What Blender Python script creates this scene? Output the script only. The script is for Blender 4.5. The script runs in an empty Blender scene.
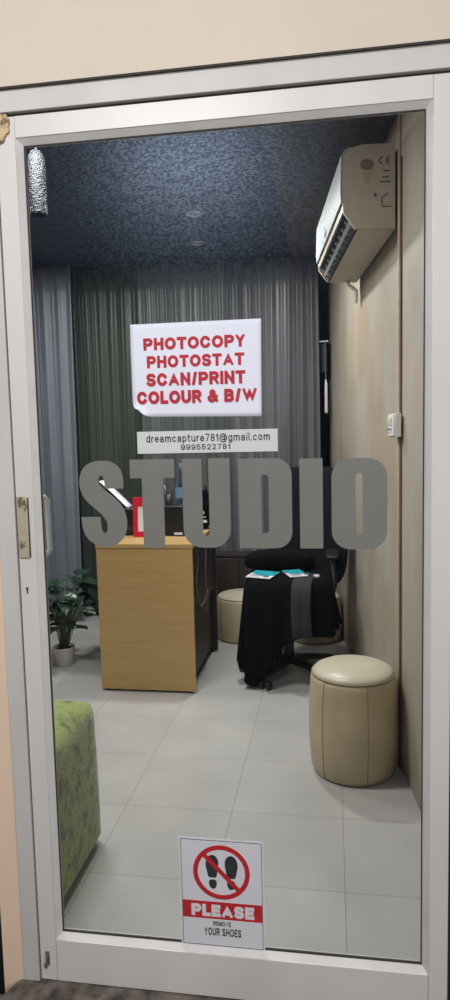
import bpy, bmesh, math, random
from mathutils import Vector, Matrix, Euler
from mathutils.geometry import tessellate_polygon
random.seed(7)
PI = math.pi
COL = bpy.context.scene.collection

# ------------------------------------------------------------------ materials
def nt(name):
    m = bpy.data.materials.new(name); m.use_nodes = True
    n = m.node_tree.nodes; l = m.node_tree.links
    return m, n, l, n['Principled BSDF']

def mat(name, col, rough=0.6, metal=0.0, var=0.0, scale=8.0, bump=0.0, bscale=60.0, spec=0.5,
        col2=None, stretch=(1, 1, 1), sheen=0.0, coat=0.0, detail=4.0, lo=0.35, hi=0.65):
    m, n, l, b = nt(name)
    b.inputs['Roughness'].default_value = rough
    b.inputs['Metallic'].default_value = metal
    b.inputs['Specular IOR Level'].default_value = spec
    b.inputs['Sheen Weight'].default_value = sheen
    b.inputs['Coat Weight'].default_value = coat
    tc = n.new('ShaderNodeTexCoord'); mp = n.new('ShaderNodeMapping')
    mp.inputs['Scale'].default_value = stretch
    l.new(tc.outputs['Object'], mp.inputs['Vector'])
    c1 = (*col, 1)
    if col2 is None:
        k = 1 - var
        col2 = tuple(c * k for c in col)
    no = n.new('ShaderNodeTexNoise'); no.inputs['Scale'].default_value = scale
    no.inputs['Detail'].default_value = detail
    l.new(mp.outputs['Vector'], no.inputs['Vector'])
    r = n.new('ShaderNodeValToRGB')
    r.color_ramp.elements[0].position = lo; r.color_ramp.elements[1].position = hi
    r.color_ramp.elements[0].color = (*col2, 1); r.color_ramp.elements[1].color = c1
    l.new(no.outputs['Fac'], r.inputs['Fac'])
    l.new(r.outputs['Color'], b.inputs['Base Color'])
    if bump:
        nb = n.new('ShaderNodeTexNoise'); nb.inputs['Scale'].default_value = bscale
        nb.inputs['Detail'].default_value = 3
        l.new(mp.outputs['Vector'], nb.inputs['Vector'])
        bp = n.new('ShaderNodeBump'); bp.inputs['Strength'].default_value = bump
        bp.inputs['Distance'].default_value = 0.01
        l.new(nb.outputs['Fac'], bp.inputs['Height'])
        l.new(bp.outputs['Normal'], b.inputs['Normal'])
    return m

def srgb(r, g, b):
    f = lambda v: (v / 255 / 12.92) if v / 255 <= 0.04045 else ((v / 255 + 0.055) / 1.055) ** 2.4
    return (f(r), f(g), f(b))

M = {}
M['alu'] = mat('powder_coated_white', srgb(214, 210, 205), 0.38, var=0.10, scale=5, stretch=(1, 1, 0.25))
M['bead'] = mat('glazing_bead_white', srgb(214, 210, 206), 0.45, var=0.10, scale=9)
M['jamb'] = mat('jamb_white', srgb(202, 198, 193), 0.5, var=0.12, scale=6, stretch=(1, 1, 0.3))
M['gap'] = mat('gasket_and_shadow_dark', srgb(52, 46, 44), 0.8)
M['facade'] = mat('facade_cream_paint', srgb(214, 200, 182), 0.7, var=0.06, scale=2.5, bump=0.05, bscale=90)
M['peach'] = mat('peach_paint', srgb(226, 200, 174), 0.6, var=0.05, scale=4)
M['black_stone'] = mat('black_column', srgb(14, 14, 17), 0.4)
M['sill'] = mat('dirty_concrete', srgb(128, 118, 108), 0.9, col2=srgb(66, 60, 56), scale=22, bump=0.4, bscale=120, detail=8)
M['ceil_navy'] = mat('navy_ceiling', srgb(26, 36, 66), 0.5, var=0.25, scale=3)
M['ceil_char'] = mat('charcoal_ceiling', srgb(76, 76, 80), 0.7, var=0.1, scale=3)
M['dark_wall'] = mat('dark_back_wall', srgb(44, 44, 46), 0.8)
M['ac_front'] = mat('ac_glossy_white', srgb(160, 169, 173), 0.6, var=0.02)
M['ac_side'] = mat('ac_aged_white', srgb(180, 171, 154), 0.5, var=0.04)
M['ac_dark'] = mat('ac_outlet_dark', srgb(48, 50, 50), 0.6)
M['ac_louver'] = mat('ac_louver_grey', srgb(128, 132, 130), 0.45)
M['ink_brown'] = mat('brown_ink', srgb(112, 98, 70), 0.7)
M['ink_yellow'] = mat('yellow_ink', srgb(172, 148, 84), 0.7)
M['ink_grey'] = mat('grey_ink', srgb(84, 82, 78), 0.7)
M['leather'] = mat('beige_leather', srgb(190, 174, 142), 0.42, var=0.10, scale=7, bump=0.10, bscale=160)
M['leather_top'] = mat('beige_leather_top', srgb(196, 187, 166), 0.34, var=0.05, scale=6, bump=0.08, bscale=160)
M['leather_seam'] = mat('beige_seam', srgb(140, 124, 98), 0.6)
M['grey_leather'] = mat('pale_grey_leather', srgb(150, 148, 138), 0.45, var=0.1, bump=0.1, bscale=160)
M['velvet'] = mat('green_velvet', srgb(132, 146, 76), 0.85, col2=srgb(80, 96, 46), scale=24, detail=6, lo=0.36, hi=0.52, bump=0.2, bscale=120, sheen=0.4)
M['pot'] = mat('white_ceramic', srgb(188, 186, 182), 0.35, var=0.03)
M['soil'] = mat('soil', srgb(48, 38, 30), 0.95, bump=0.5, bscale=150)
M['leaf'] = mat('leaf_green', srgb(34, 66, 46), 0.4, col2=srgb(18, 40, 28), scale=14)
M['leaf2'] = mat('leaf_variegated', srgb(176, 188, 172), 0.45, col2=srgb(60, 96, 66), scale=40, lo=0.42, hi=0.55)
M['stem'] = mat('stem_green', srgb(88, 104, 70), 0.6)
M['paper'] = mat('white_paper', srgb(226, 228, 240), 0.75, var=0.015)
M['strip'] = mat('label_strip', srgb(206, 210, 206), 0.6, var=0.02)
M['red'] = mat('red_ink', srgb(186, 18, 42), 0.6, var=0.1, scale=60)
M['red2'] = mat('sign_red', srgb(190, 34, 42), 0.45, var=0.05)
M['ink'] = mat('black_ink', srgb(46, 46, 52), 0.6)
M['sign_white'] = mat('sign_white', srgb(218, 216, 222), 0.4, var=0.02)
M['vinyl'] = mat('grey_frosted_vinyl', srgb(118, 118, 112), 0.65, var=0.06, scale=12)
M['lock'] = mat('worn_brass_plate', srgb(188, 176, 154), 0.45, 0.25, col2=srgb(120, 104, 84), scale=60, lo=0.36, hi=0.46)
M['tape'] = mat('torn_tape', srgb(202, 178, 138), 0.7, col2=srgb(120, 98, 70), scale=60, lo=0.38, hi=0.52)
M['steel'] = mat('dull_steel', srgb(150, 146, 140), 0.4, 0.7, var=0.3, scale=80)
M['black'] = mat('black_plastic', srgb(22, 22, 24), 0.45)
M['black_fab'] = mat('black_fabric', srgb(6, 7, 10), 0.95, var=0.3, scale=30, spec=0.15)
M['black_seat'] = mat('black_seat_fabric', srgb(13, 13, 16), 0.85, spec=0.2)
M['grey_cloth'] = mat('taupe_cloth', srgb(44, 42, 42), 0.9, var=0.15)
M['redframe'] = mat('red_frame', srgb(196, 26, 44), 0.35)
M['teal'] = mat('booklet_cover_teal', srgb(52, 176, 186), 0.35, col2=srgb(30, 140, 160), scale=20)
M['insert'] = mat('white_insert', srgb(218, 214, 220), 0.5)
M['dark_brown'] = mat('dark_brown_laminate', srgb(50, 41, 36), 0.5, var=0.2)
M['blue_cap'] = mat('blue_label', srgb(110, 140, 172), 0.5)
M['cable'] = mat('grey_cable', srgb(128, 122, 114), 0.6)
M['white_plastic'] = mat('white_plastic', srgb(224, 224, 222), 0.35)
M['switch'] = mat('switch_plastic', srgb(206, 202, 190), 0.4)
M['switch_dark'] = mat('switch_slots', srgb(70, 66, 60), 0.5)
M['conduit'] = mat('painted_conduit', srgb(182, 164, 138), 0.5, var=0.15, scale=20)
M['rust'] = mat('brown_joint_strip', srgb(104, 76, 54), 0.8, var=0.3, scale=14)
M['chrome'] = mat('hammered_chrome', srgb(206, 208, 210), 0.28, 0.85, bump=0.8, bscale=90)
M['pendant'] = mat('dim_hammered_metal', srgb(62, 64, 66), 0.4, 0.9, bump=0.9, bscale=170)
M['exit_ground'] = mat('outside_floor', srgb(120, 116, 110), 0.8, var=0.2)

def wood():
    m, n, l, b = nt('oak_laminate')
    tc = n.new('ShaderNodeTexCoord'); mp = n.new('ShaderNodeMapping')
    mp.inputs['Scale'].default_value = (1.2, 1.2, 14)
    no = n.new('ShaderNodeTexNoise'); no.inputs['Scale'].default_value = 3.2; no.inputs['Detail'].default_value = 6
    no.inputs['Distortion'].default_value = 0.6
    r = n.new('ShaderNodeValToRGB')
    r.color_ramp.elements[0].position = 0.3; r.color_ramp.elements[1].position = 0.72
    r.color_ramp.elements[0].color = (*srgb(174, 142, 90), 1); r.color_ramp.elements[1].color = (*srgb(185, 153, 101), 1)
    l.new(tc.outputs['Object'], mp.inputs[0]); l.new(mp.outputs[0], no.inputs['Vector'])
    l.new(no.outputs['Fac'], r.inputs[0]); l.new(r.outputs[0], b.inputs['Base Color'])
    b.inputs['Roughness'].default_value = 0.45
    return m
M['oak'] = wood()

def tile_mat():
    m, n, l, b = nt('grey_floor_tiles')
    tc = n.new('ShaderNodeTexCoord'); mp = n.new('ShaderNodeMapping')
    mp.inputs['Location'].default_value = (0.078 + 0.385 * 20, -0.769 + 0.385 * 20, 0)
    br = n.new('ShaderNodeTexBrick'); br.offset = 0; br.squash = 1
    br.inputs['Scale'].default_value = 1
    br.inputs['Brick Width'].default_value = 0.385; br.inputs['Row Height'].default_value = 0.385
    br.inputs['Mortar Size'].default_value = 0.0013; br.inputs['Mortar Smooth'].default_value = 0.3
    br.inputs['Color1'].default_value = (*srgb(186, 184, 180), 1)
    br.inputs['Color2'].default_value = (*srgb(181, 179, 176), 1)
    br.inputs['Mortar'].default_value = (*srgb(140, 136, 130), 1)
    l.new(tc.outputs['Object'], mp.inputs[0]); l.new(mp.outputs[0], br.inputs['Vector'])
    no = n.new('ShaderNodeTexNoise'); no.inputs['Scale'].default_value = 4; no.inputs['Detail'].default_value = 6
    l.new(tc.outputs['Object'], no.inputs['Vector'])
    r = n.new('ShaderNodeValToRGB'); r.color_ramp.elements[0].position = 0.3; r.color_ramp.elements[1].position = 0.7
    r.color_ramp.elements[0].color = (0.86, 0.86, 0.86, 1); r.color_ramp.elements[1].color = (1, 1, 1, 1)
    l.new(no.outputs['Fac'], r.inputs[0])
    mx = n.new('ShaderNodeMix'); mx.data_type = 'RGBA'; mx.blend_type = 'MULTIPLY'; mx.inputs[0].default_value = 1
    l.new(br.outputs['Color'], mx.inputs[6]); l.new(r.outputs[0], mx.inputs[7])
    l.new(mx.outputs[2], b.inputs['Base Color'])
    b.inputs['Roughness'].default_value = 0.32
    return m
M['tile'] = tile_mat()

def wall_mat():
    m, n, l, b = nt('stained_cream_wall')
    tc = n.new('ShaderNodeTexCoord')
    no = n.new('ShaderNodeTexNoise'); no.inputs['Scale'].default_value = 2.2; no.inputs['Detail'].default_value = 5
    l.new(tc.outputs['Object'], no.inputs['Vector'])
    r = n.new('ShaderNodeValToRGB')
    r.color_ramp.elements[0].position = 0.36; r.color_ramp.elements[1].position = 0.56
    r.color_ramp.elements[0].color = (*srgb(160, 145, 124), 1); r.color_ramp.elements[1].color = (*srgb(167, 159, 146), 1)
    l.new(no.outputs['Fac'], r.inputs[0])
    mp = n.new('ShaderNodeMapping'); mp.inputs['Scale'].default_value = (2.2, 2.2, 0.8)
    l.new(tc.outputs['Object'], mp.inputs[0])
    n2 = n.new('ShaderNodeTexNoise'); n2.inputs['Scale'].default_value = 3; n2.inputs['Detail'].default_value = 6
    l.new(mp.outputs[0], n2.inputs['Vector'])
    r2 = n.new('ShaderNodeValToRGB'); r2.color_ramp.elements[0].position = 0.3; r2.color_ramp.elements[1].position = 0.6
    r2.color_ramp.elements[0].color = (0.91, 0.895, 0.87, 1); r2.color_ramp.elements[1].color = (1, 1, 1, 1)
    l.new(n2.outputs['Fac'], r2.inputs[0])
    mx = n.new('ShaderNodeMix'); mx.data_type = 'RGBA'; mx.blend_type = 'MULTIPLY'; mx.inputs[0].default_value = 1
    l.new(r.outputs[0], mx.inputs[6]); l.new(r2.outputs[0], mx.inputs[7])
    l.new(mx.outputs[2], b.inputs['Base Color'])
    b.inputs['Roughness'].default_value = 0.6
    return m
M['wall'] = wall_mat()

def glass_mat():
    # a thin pane: clear, with the mirror reflection of glass and a fine speckle of dust
    m = bpy.data.materials.new('dusty_door_glass'); m.use_nodes = True
    n = m.node_tree.nodes; l = m.node_tree.links; n.clear()
    out = n.new('ShaderNodeOutputMaterial')
    tr = n.new('ShaderNodeBsdfTransparent'); tr.inputs[0].default_value = (0.93, 0.95, 0.96, 1)
    gl = n.new('ShaderNodeBsdfGlossy'); gl.inputs['Roughness'].default_value = 0.3
    g2 = n.new('ShaderNodeBsdfGlossy'); g2.inputs['Roughness'].default_value = 0.29
    g2.inputs['Color'].default_value = (0.75, 0.86, 1, 1)
    tc = n.new('ShaderNodeTexCoord')
    nz = n.new('ShaderNodeTexNoise'); nz.inputs['Scale'].default_value = 235; nz.inputs['Detail'].default_value = 2
    mp = n.new('ShaderNodeMapping'); mp.inputs['Scale'].default_value = (0.6, 1, 1.4)
    l.new(tc.outputs['Object'], mp.inputs[0]); l.new(mp.outputs[0], nz.inputs['Vector'])
    rp = n.new('ShaderNodeValToRGB'); rp.color_ramp.elements[0].position = 0.38; rp.color_ramp.elements[1].position = 0.70
    rp.color_ramp.elements[0].color = (0.05, 0.075, 0.12, 1); rp.color_ramp.elements[1].color = (0.27, 0.36, 0.50, 1)
    l.new(nz.outputs['Fac'], rp.inputs[0]); l.new(rp.outputs[0], g2.inputs['Color'])
    fr = n.new('ShaderNodeFresnel'); fr.inputs['IOR'].default_value = 1.5
    mixg = n.new('ShaderNodeMixShader'); mixg.inputs[0].default_value = 0.93
    l.new(gl.outputs[0], mixg.inputs[1]); l.new(g2.outputs[0], mixg.inputs[2])
    mix = n.new('ShaderNodeMixShader')
    l.new(fr.outputs[0], mix.inputs[0]); l.new(tr.outputs[0], mix.inputs[1]); l.new(mixg.outputs[0], mix.inputs[2])
    l.new(mix.outputs[0], out.inputs[0])
    return m
M['glass'] = glass_mat()

def bottle_mat():
    m = bpy.data.materials.new('clear_blue_plastic'); m.use_nodes = True
    n = m.node_tree.nodes; l = m.node_tree.links; n.clear()
    out = n.new('ShaderNodeOutputMaterial')
    tr = n.new('ShaderNodeBsdfTransparent'); tr.inputs[0].default_value = (0.62, 0.76, 0.9, 1)
    gl = n.new('ShaderNodeBsdfGlossy'); gl.inputs['Roughness'].default_value = 0.15
    fr = n.new('ShaderNodeLayerWeight'); fr.inputs[0].default_value = 0.4
    mix = n.new('ShaderNodeMixShader')
    l.new(fr.outputs[1], mix.inputs[0]); l.new(tr.outputs[0], mix.inputs[1]); l.new(gl.outputs[0], mix.inputs[2])
    l.new(mix.outputs[0], out.inputs[0])
    return m
M['bottle'] = bottle_mat()

# ------------------------------------------------------------------ helpers
def link(name, bm, m, parent=None, smooth=False, bevel=0.0, seg=2, mods=None):
    me = bpy.data.meshes.new(name)
    bmesh.ops.recalc_face_normals(bm, faces=bm.faces[:])
    bm.to_mesh(me); bm.free()
    for mm in (m if isinstance(m, (list, tuple)) else [m]):
        me.materials.append(mm)
    if smooth:
        for p in me.polygons: p.use_smooth = True
    o = bpy.data.objects.new(name, me); COL.objects.link(o)
    if parent is not None: o.parent = parent
    if bevel:
        b = o.modifiers.new('bevel', 'BEVEL'); b.width = bevel; b.segments = seg; b.limit_method = 'ANGLE'
        b.angle_limit = math.radians(40)
        for p in me.polygons: p.use_smooth = True
        me.set_sharp_from_angle(angle=math.radians(35)) if hasattr(me, 'set_sharp_from_angle') else None
    return o

def box(bm, x0, x1, y0, y1, z0, z1, mtx=None, mi=0):
    vs = [bm.verts.new((x, y, z)) for x in (x0, x1) for y in (y0, y1) for z in (z0, z1)]
    if mtx is not None:
        for v in vs: v.co = mtx @ v.co
    fs = [(0, 1, 3, 2), (4, 6, 7, 5), (0, 4, 5, 1), (2, 3, 7, 6), (0, 2, 6, 4), (1, 5, 7, 3)]
    for f in fs:
        q = bm.faces.new([vs[i] for i in f]); q.material_index = mi
    return vs

def BX(*a, **k):
    bm = bmesh.new(); box(bm, *a, **k); return bm

def prism(bm, pts, fn, d0, d1, mi=0):
    """polygon pts extruded from d0 to d1; fn(u, v, d) gives the 3D point"""
    A = [bm.verts.new(fn(u, v, d0)) for u, v in pts]
    B = [bm.verts.new(fn(u, v, d1)) for u, v in pts]
    n = len(pts)
    for i in range(n):
        f = bm.faces.new((A[i], A[(i + 1) % n], B[(i + 1) % n], B[i])); f.material_index = mi
    tris = tessellate_polygon([[Vector((u, v, 0)) for u, v in pts]])
    for t3 in tris:
        for L, order in ((A, (0, 1, 2)), (B, (2, 1, 0))):
            try: bm.faces.new([L[t3[q]] for q in order]).material_index = mi
            except ValueError: pass

def ring_prism(bm, outer, inner, fn, d0, d1):
    n = len(outer)
    rows = []
    for L in (outer, inner):
        rows.append([bm.verts.new(fn(u, v, d0)) for u, v in L]); rows.append([bm.verts.new(fn(u, v, d1)) for u, v in L])
    oA, oB, iA, iB = rows
    for i in range(n):
        j = (i + 1) % n
        bm.faces.new((oA[i], oA[j], oB[j], oB[i])); bm.faces.new((iA[j], iA[i], iB[i], iB[j]))
        bm.faces.new((oA[j], oA[i], iA[i], iA[j])); bm.faces.new((oB[i], oB[j], iB[j], iB[i]))

def lathe(bm, prof, c=(0, 0, 0), seg=48, cap=True, mi=0):
    rows = []
    for r, z in prof:
        rows.append([bm.verts.new((c[0] + r * math.cos(2 * PI * i / seg), c[1] + r * math.sin(2 * PI * i / seg), c[2] + z)) for i in range(seg)])
    for a, b in zip(rows, rows[1:]):
        for i in range(seg):
            f = bm.faces.new((a[i], a[(i + 1) % seg], b[(i + 1) % seg], b[i])); f.material_index = mi
    if cap:
        f = bm.faces.new(rows[0][::-1]); f.material_index = mi
        f = bm.faces.new(rows[-1]); f.material_index = mi

def tube(bm, pts, r, seg=8, mi=0):
    pts = [Vector(p) for p in pts]
    rad = r if isinstance(r, (list, tuple)) else [r] * len(pts)
    rows = []
    for i, p in enumerate(pts):
        t = (pts[min(i + 1, len(pts) - 1)] - pts[max(i - 1, 0)]).normalized()
        a = t.orthogonal().normalized() if i == 0 else (prev - t * prev.dot(t)).normalized()
        prev = a; b = t.cross(a)
        rows.append([bm.verts.new(p + rad[i] * (a * math.cos(2 * PI * k / seg) + b * math.sin(2 * PI * k / seg))) for k in range(seg)])
    for a, b in zip(rows, rows[1:]):
        for k in range(seg):
            bm.faces.new((a[k], a[(k + 1) % seg], b[(k + 1) % seg], b[k])).material_index = mi
    bm.faces.new(rows[0][::-1]); bm.faces.new(rows[-1])

def empty(name, loc=(0, 0, 0), rz=0.0):
    o = bpy.data.objects.new(name, None); COL.objects.link(o)
    o.location = loc; o.rotation_euler = (0, 0, rz); o.empty_display_size = 0.05
    return o

def tag(o, label, cat, group=None):
    o['label'] = label; o['category'] = cat
    if group: o['group'] = group
    return o

def struct(o):
    o['kind'] = 'structure'; return o

def dup(root, loc, rz, label, name=None):
    r = root.copy(); COL.objects.link(r); r.location = loc; r.rotation_euler = (0, 0, rz); r['label'] = label
    for ch in root.children:
        c = ch.copy(); COL.objects.link(c); c.parent = r
        for g in ch.children:
            d = g.copy(); COL.objects.link(d); d.parent = c
    return r

def chaikin(pts, it=2, sharp=()):
    pts = [(p, i in sharp) for i, p in enumerate(pts)]
    for _ in range(it):
        new = []
        n = len(pts)
        for i in range(n):
            (p, s), (q, t) = pts[i], pts[(i + 1) % n]
            if s: new.append((p, True))
            if not s: new.append(((0.75 * p[0] + 0.25 * q[0], 0.75 * p[1] + 0.25 * q[1]), False))
            if not t: new.append(((0.25 * p[0] + 0.75 * q[0], 0.25 * p[1] + 0.75 * q[1]), False))
        pts = new
    return [p for p, _ in pts]

def round_rect(x0, x1, z0, z1, r, seg=6):
    """r: radius or (bl, br, tr, tl)"""
    if not isinstance(r, (list, tuple)): r = (r,) * 4
    out = []
    for (cx, cz, a0, rr) in ((x0, z0, PI, r[0]), (x1, z0, 1.5 * PI, r[1]), (x1, z1, 0, r[2]), (x0, z1, 0.5 * PI, r[3])):
        ccx = cx + rr if cx == x0 else cx - rr
        ccz = cz + rr if cz == z0 else cz - rr
        for k in range(seg + 1):
            a = a0 + 0.5 * PI * k / seg
            out.append((ccx + rr * math.cos(a), ccz + rr * math.sin(a)))
    return out

def catmull(P, closed=False, n=7):
    Q = []
    N = len(P); rng = range(N if closed else N - 1)
    for i in rng:
        p1, p2 = P[i], P[(i + 1) % N]
        p0 = P[i - 1] if (closed or i > 0) else p1
        p3 = P[(i + 2) % N] if (closed or i + 2 < N) else p2
        for k in range(n):
            t = k / n
            Q.append(tuple(0.5 * (2 * b + (c - a) * t + (2 * a - 5 * b + 4 * c - d) * t * t + (3 * b - a - 3 * c + d) * t ** 3) for a, b, c, d in zip(p0, p1, p2, p3)))
    if not closed: Q.append(P[-1])
    return Q

def glyph(c, t):
    """(advance width, [(polyline, closed)], bottom, top) in units of the capital height; t is the stroke width"""
    h = t / 2; XH = 0.745
    def m(w, H=1.0, y0=0.0): return lambda u, v: (h + u * (w - 2 * h), y0 + h + v * (H - 2 * h))
    def el(f, cx, cy, rx, ry, a0, a1, n=18): return [f(cx + rx * math.cos(math.radians(a0 + (a1 - a0) * k / n)), cy + ry * math.sin(math.radians(a0 + (a1 - a0) * k / n))) for k in range(n + 1)]
    def L(f, *p): return [f(*q) for q in p]
    w = {'I': t, '/': 0.50, 'W': 1.22, 'M': 0.92, 'O': 0.94, 'C': 0.88, 'A': 0.92, '&': 0.92, 'L': 0.66, 'E': 0.72, 'N': 0.82, 'H': 0.82, 'U': 0.82, ' ': 0.30, 'V': 0.88,
         '.': t, 'i': t, 'l': t, 'r': 0.38, 't': 0.40, 'm': 0.95, '@': 1.18, '1': 0.38}.get(c)
    if w is None: w = 0.80 if c.isupper() else 0.62
    f = m(w); S = []; lo, hi = 0.0, 1.0
    x = m(w, XH)
    if c == 'P': S = [(L(f, (0, 0), (0, 1)), 0), ([f(0, 1)] + el(f, 0.62, 0.72, 0.38, 0.28, 90, -90, 12) + [f(0, 0.44)], 0)]
    elif c == 'R': S = [(L(f, (0, 0), (0, 1)), 0), ([f(0, 1)] + el(f, 0.62, 0.74, 0.36, 0.26, 90, -90, 12) + [f(0, 0.48)], 0), (L(f, (0.52, 0.48), (0.98, 0)), 0)]
    elif c == 'B': S = [(L(f, (0, 0), (0, 1)), 0), ([f(0, 1)] + el(f, 0.62, 0.77, 0.32, 0.23, 90, -90, 12) + [f(0, 0.54)], 0), ([f(0, 0.54)] + el(f, 0.66, 0.27, 0.34, 0.27, 90, -90, 12) + [f(0, 0)], 0)]
    elif c == 'H': S = [(L(f, (0, 0), (0, 1)), 0), (L(f, (1, 0), (1, 1)), 0), (L(f, (0.2, 0.52), (0.8, 0.52)), 0)]
    elif c == 'O': S = [(el(f, 0.5, 0.5, 0.5, 0.5, 0, 348, 29), 1)]
    elif c == 'C': S = [(el(f, 0.5, 0.5, 0.5, 0.5, 36, 324, 26), 0)]
    elif c == 'T': S = [(L(f, (0, 1), (1, 1)), 0), (L(f, (0.5, 0), (0.5, 0.9)), 0)]
    elif c == 'Y': S = [(L(f, (0, 1.02), (0.5, 0.45), (1, 1.02)), 0), (L(f, (0.5, 0), (0.5, 0.45)), 0)]
    elif c in 'S':
        S = [(catmull(L(f, (0.95, 0.86), (0.78, 0.97), (0.5, 1), (0.16, 0.95), (0.02, 0.76), (0.16, 0.58), (0.5, 0.50), (0.84, 0.42), (1, 0.24), (0.86, 0.05), (0.5, 0), (0.20, 0.04), (0.03, 0.16)), n=4), 0)]
    elif c == 'A': S = [(L(f, (0, 0), (0.5, 1.06), (1, 0)), 0), (L(f, (0.25, 0.28), (0.75, 0.28)), 0)]
    elif c == 'V': S = [(L(f, (0, 1), (0.5, -0.06), (1, 1)), 0)]
    elif c == 'N': S = [(L(f, (0, 0), (0, 1)), 0), (L(f, (1, 0), (1, 1)), 0), (L(f, (0.05, 0.98), (0.95, 0.02)), 0)]
    elif c == 'M': S = [(L(f, (0, 0), (0, 1)), 0), (L(f, (1, 0), (1, 1)), 0), (L(f, (0.06, 1), (0.5, 0.05), (0.94, 1)), 0)]
    elif c == 'W': S = [(L(f, (0.0, 1), (0.26, -0.04), (0.5, 0.98), (0.74, -0.04), (1, 1)), 0)]
    elif c == '/': S = [([(0.16, 0.0), (w - 0.16, 1.0)], 0)]
    elif c == 'I': S = [(L(f, (0, 0), (0, 1)), 0)]
    elif c == 'L': S = [(L(f, (0, 1), (0, 0), (1, 0)), 0)]
    elif c == 'E': S = [(L(f, (1, 1), (0, 1), (0, 0), (1, 0)), 0), (L(f, (0.2, 0.52), (0.88, 0.52)), 0)]
    elif c == 'U': S = [([f(0, 1)] + el(f, 0.5, 0.36, 0.5, 0.36, 180, 360, 14) + [f(1, 1)], 0)]
    elif c == '&': S = [(catmull(L(f, (1.0, 0.0), (0.62, 0.38), (0.30, 0.72), (0.28, 0.90), (0.46, 1.0), (0.64, 0.90), (0.60, 0.72), (0.28, 0.50), (0.02, 0.28), (0.12, 0.06), (0.40, 0.0), (0.72, 0.14), (0.90, 0.46)), n=4), 0)]
    elif c == 'o': S = [(el(x, 0.5, 0.5, 0.5, 0.5, 0, 345, 23), 1)]
    elif c == 'c': S = [(el(x, 0.5, 0.5, 0.5, 0.5, 42, 318, 18), 0)]
    elif c == 'e': S = [([x(0.02, 0.52), x(1, 0.52)] + el(x, 0.5, 0.5, 0.5, 0.5, 8, 320, 20), 0)]
    elif c == 'a': S = [(catmull(L(x, (0.06, 0.78), (0.25, 0.97), (0.55, 1), (0.85, 0.9), (0.92, 0.68)), n=3) + [x(0.92, 0)], 0), (catmull(L(x, (0.92, 0.58), (0.4, 0.54), (0.04, 0.38), (0.04, 0.12), (0.35, 0), (0.75, 0.08), (0.92, 0.3)), n=3), 0)]
    elif c == 'd': S = [(el(x, 0.5, 0.5, 0.5, 0.5, 0, 345, 23), 1), ([x(1, 0), (x(1, 0)[0], 1 - h)], 0)]
    elif c == 'p': lo = -0.24; S = [(el(x, 0.5, 0.5, 0.5, 0.5, 0, 345, 23), 1), ([x(0, 1), (x(0, 0)[0], lo + h)], 0)]
    elif c == 'g': lo = -0.24; S = [(el(x, 0.5, 0.5, 0.5, 0.5, 0, 345, 23), 1), ([x(1, 1), x(1, 0)] + [(x(0.5 + 0.5 * math.cos(a), 0)[0], h - 0.03 + (0.21 + 0.0) * math.sin(a)) for a in [-PI * k / 12 * 0.86 for k in range(13)]], 0)]
    elif c == 'u': S = [([x(0, 1)] + el(x, 0.5, 0.45, 0.5, 0.45, 180, 360, 12), 0), (L(x, (1, 0), (1, 1)), 0)]
    elif c == 'r': S = [(L(x, (0, 0), (0, 1)), 0), (el(x, 0.9, 0.45, 0.9, 0.52, 180, 84, 8), 0)]
    elif c == 'm': S = [(L(x, (0, 0), (0, 1)), 0), (el(x, 0.25, 0.6, 0.25, 0.4, 180, 0, 10) + [x(0.5, 0)], 0), (el(x, 0.75, 0.6, 0.25, 0.4, 180, 0, 10) + [x(1, 0)], 0)]
    elif c == 't': S = [([(w * 0.42, 0.95 - h)] + [(w * 0.42, 0.2)] + [(w * 0.42 + 0.07, h + 0.02), (w - h, h)], 0), ([(h, XH - h), (w - h, XH - h)], 0)]
    elif c == 'i': S = [(L(x, (0, 0), (0, 1)), 0), ([(h, 0.93), (h, 0.94)], 0)]
    elif c == 'l': S = [(L(f, (0, 0), (0, 1)), 0)]
    elif c == '.': S = [([(h, h), (h, h + 0.01)], 0)]
    elif c == '1': S = [(L(f, (0.9, 0), (0.9, 1)), 0), (L(f, (0.85, 0.98), (0, 0.70)), 0)]
    elif c == '7': S = [(L(f, (0, 1), (1, 1), (0.36, 0)), 0)]
    elif c == '8': S = [(el(f, 0.5, 0.76, 0.44, 0.24, 0, 342, 19), 1), (el(f, 0.5, 0.26, 0.5, 0.26, 0, 342, 19), 1)]
    elif c == '9': S = [(el(f, 0.5, 0.68, 0.5, 0.32, 0, 342, 19), 1), (catmull(L(f, (1, 0.68), (0.98, 0.30), (0.72, 0.03), (0.4, 0.0), (0.06, 0.16)), n=4), 0)]
    elif c == '5': S = [([f(0.92, 1), f(0.16, 1), f(0.06, 0.5)] + catmull(L(f, (0.14, 0.54), (0.5, 0.64), (0.88, 0.54), (1, 0.32), (0.86, 0.08), (0.5, 0), (0.14, 0.06), (0, 0.22)), n=3), 0)]
    elif c == '2': S = [(catmull(L(f, (0.03, 0.74), (0.2, 0.95), (0.5, 1), (0.86, 0.93), (0.95, 0.72), (0.78, 0.45), (0.02, 0.01)), n=4) + [f(1, 0)], 0)]
    elif c == '@':
        lo = -0.2; g2 = m(w, 1.2, -0.2)
        S = [(el(g2, 0.5, 0.5, 0.5, 0.5, -52, -350, 26)[::1] + [g2(0.96, 0.34), g2(0.84, 0.24), g2(0.72, 0.32)], 0), (el(g2, 0.48, 0.5, 0.2, 0.22, 0, 342, 19), 1), (L(g2, (0.72, 0.74), (0.70, 0.30)), 0)]
    return w, S, lo, hi

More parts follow.
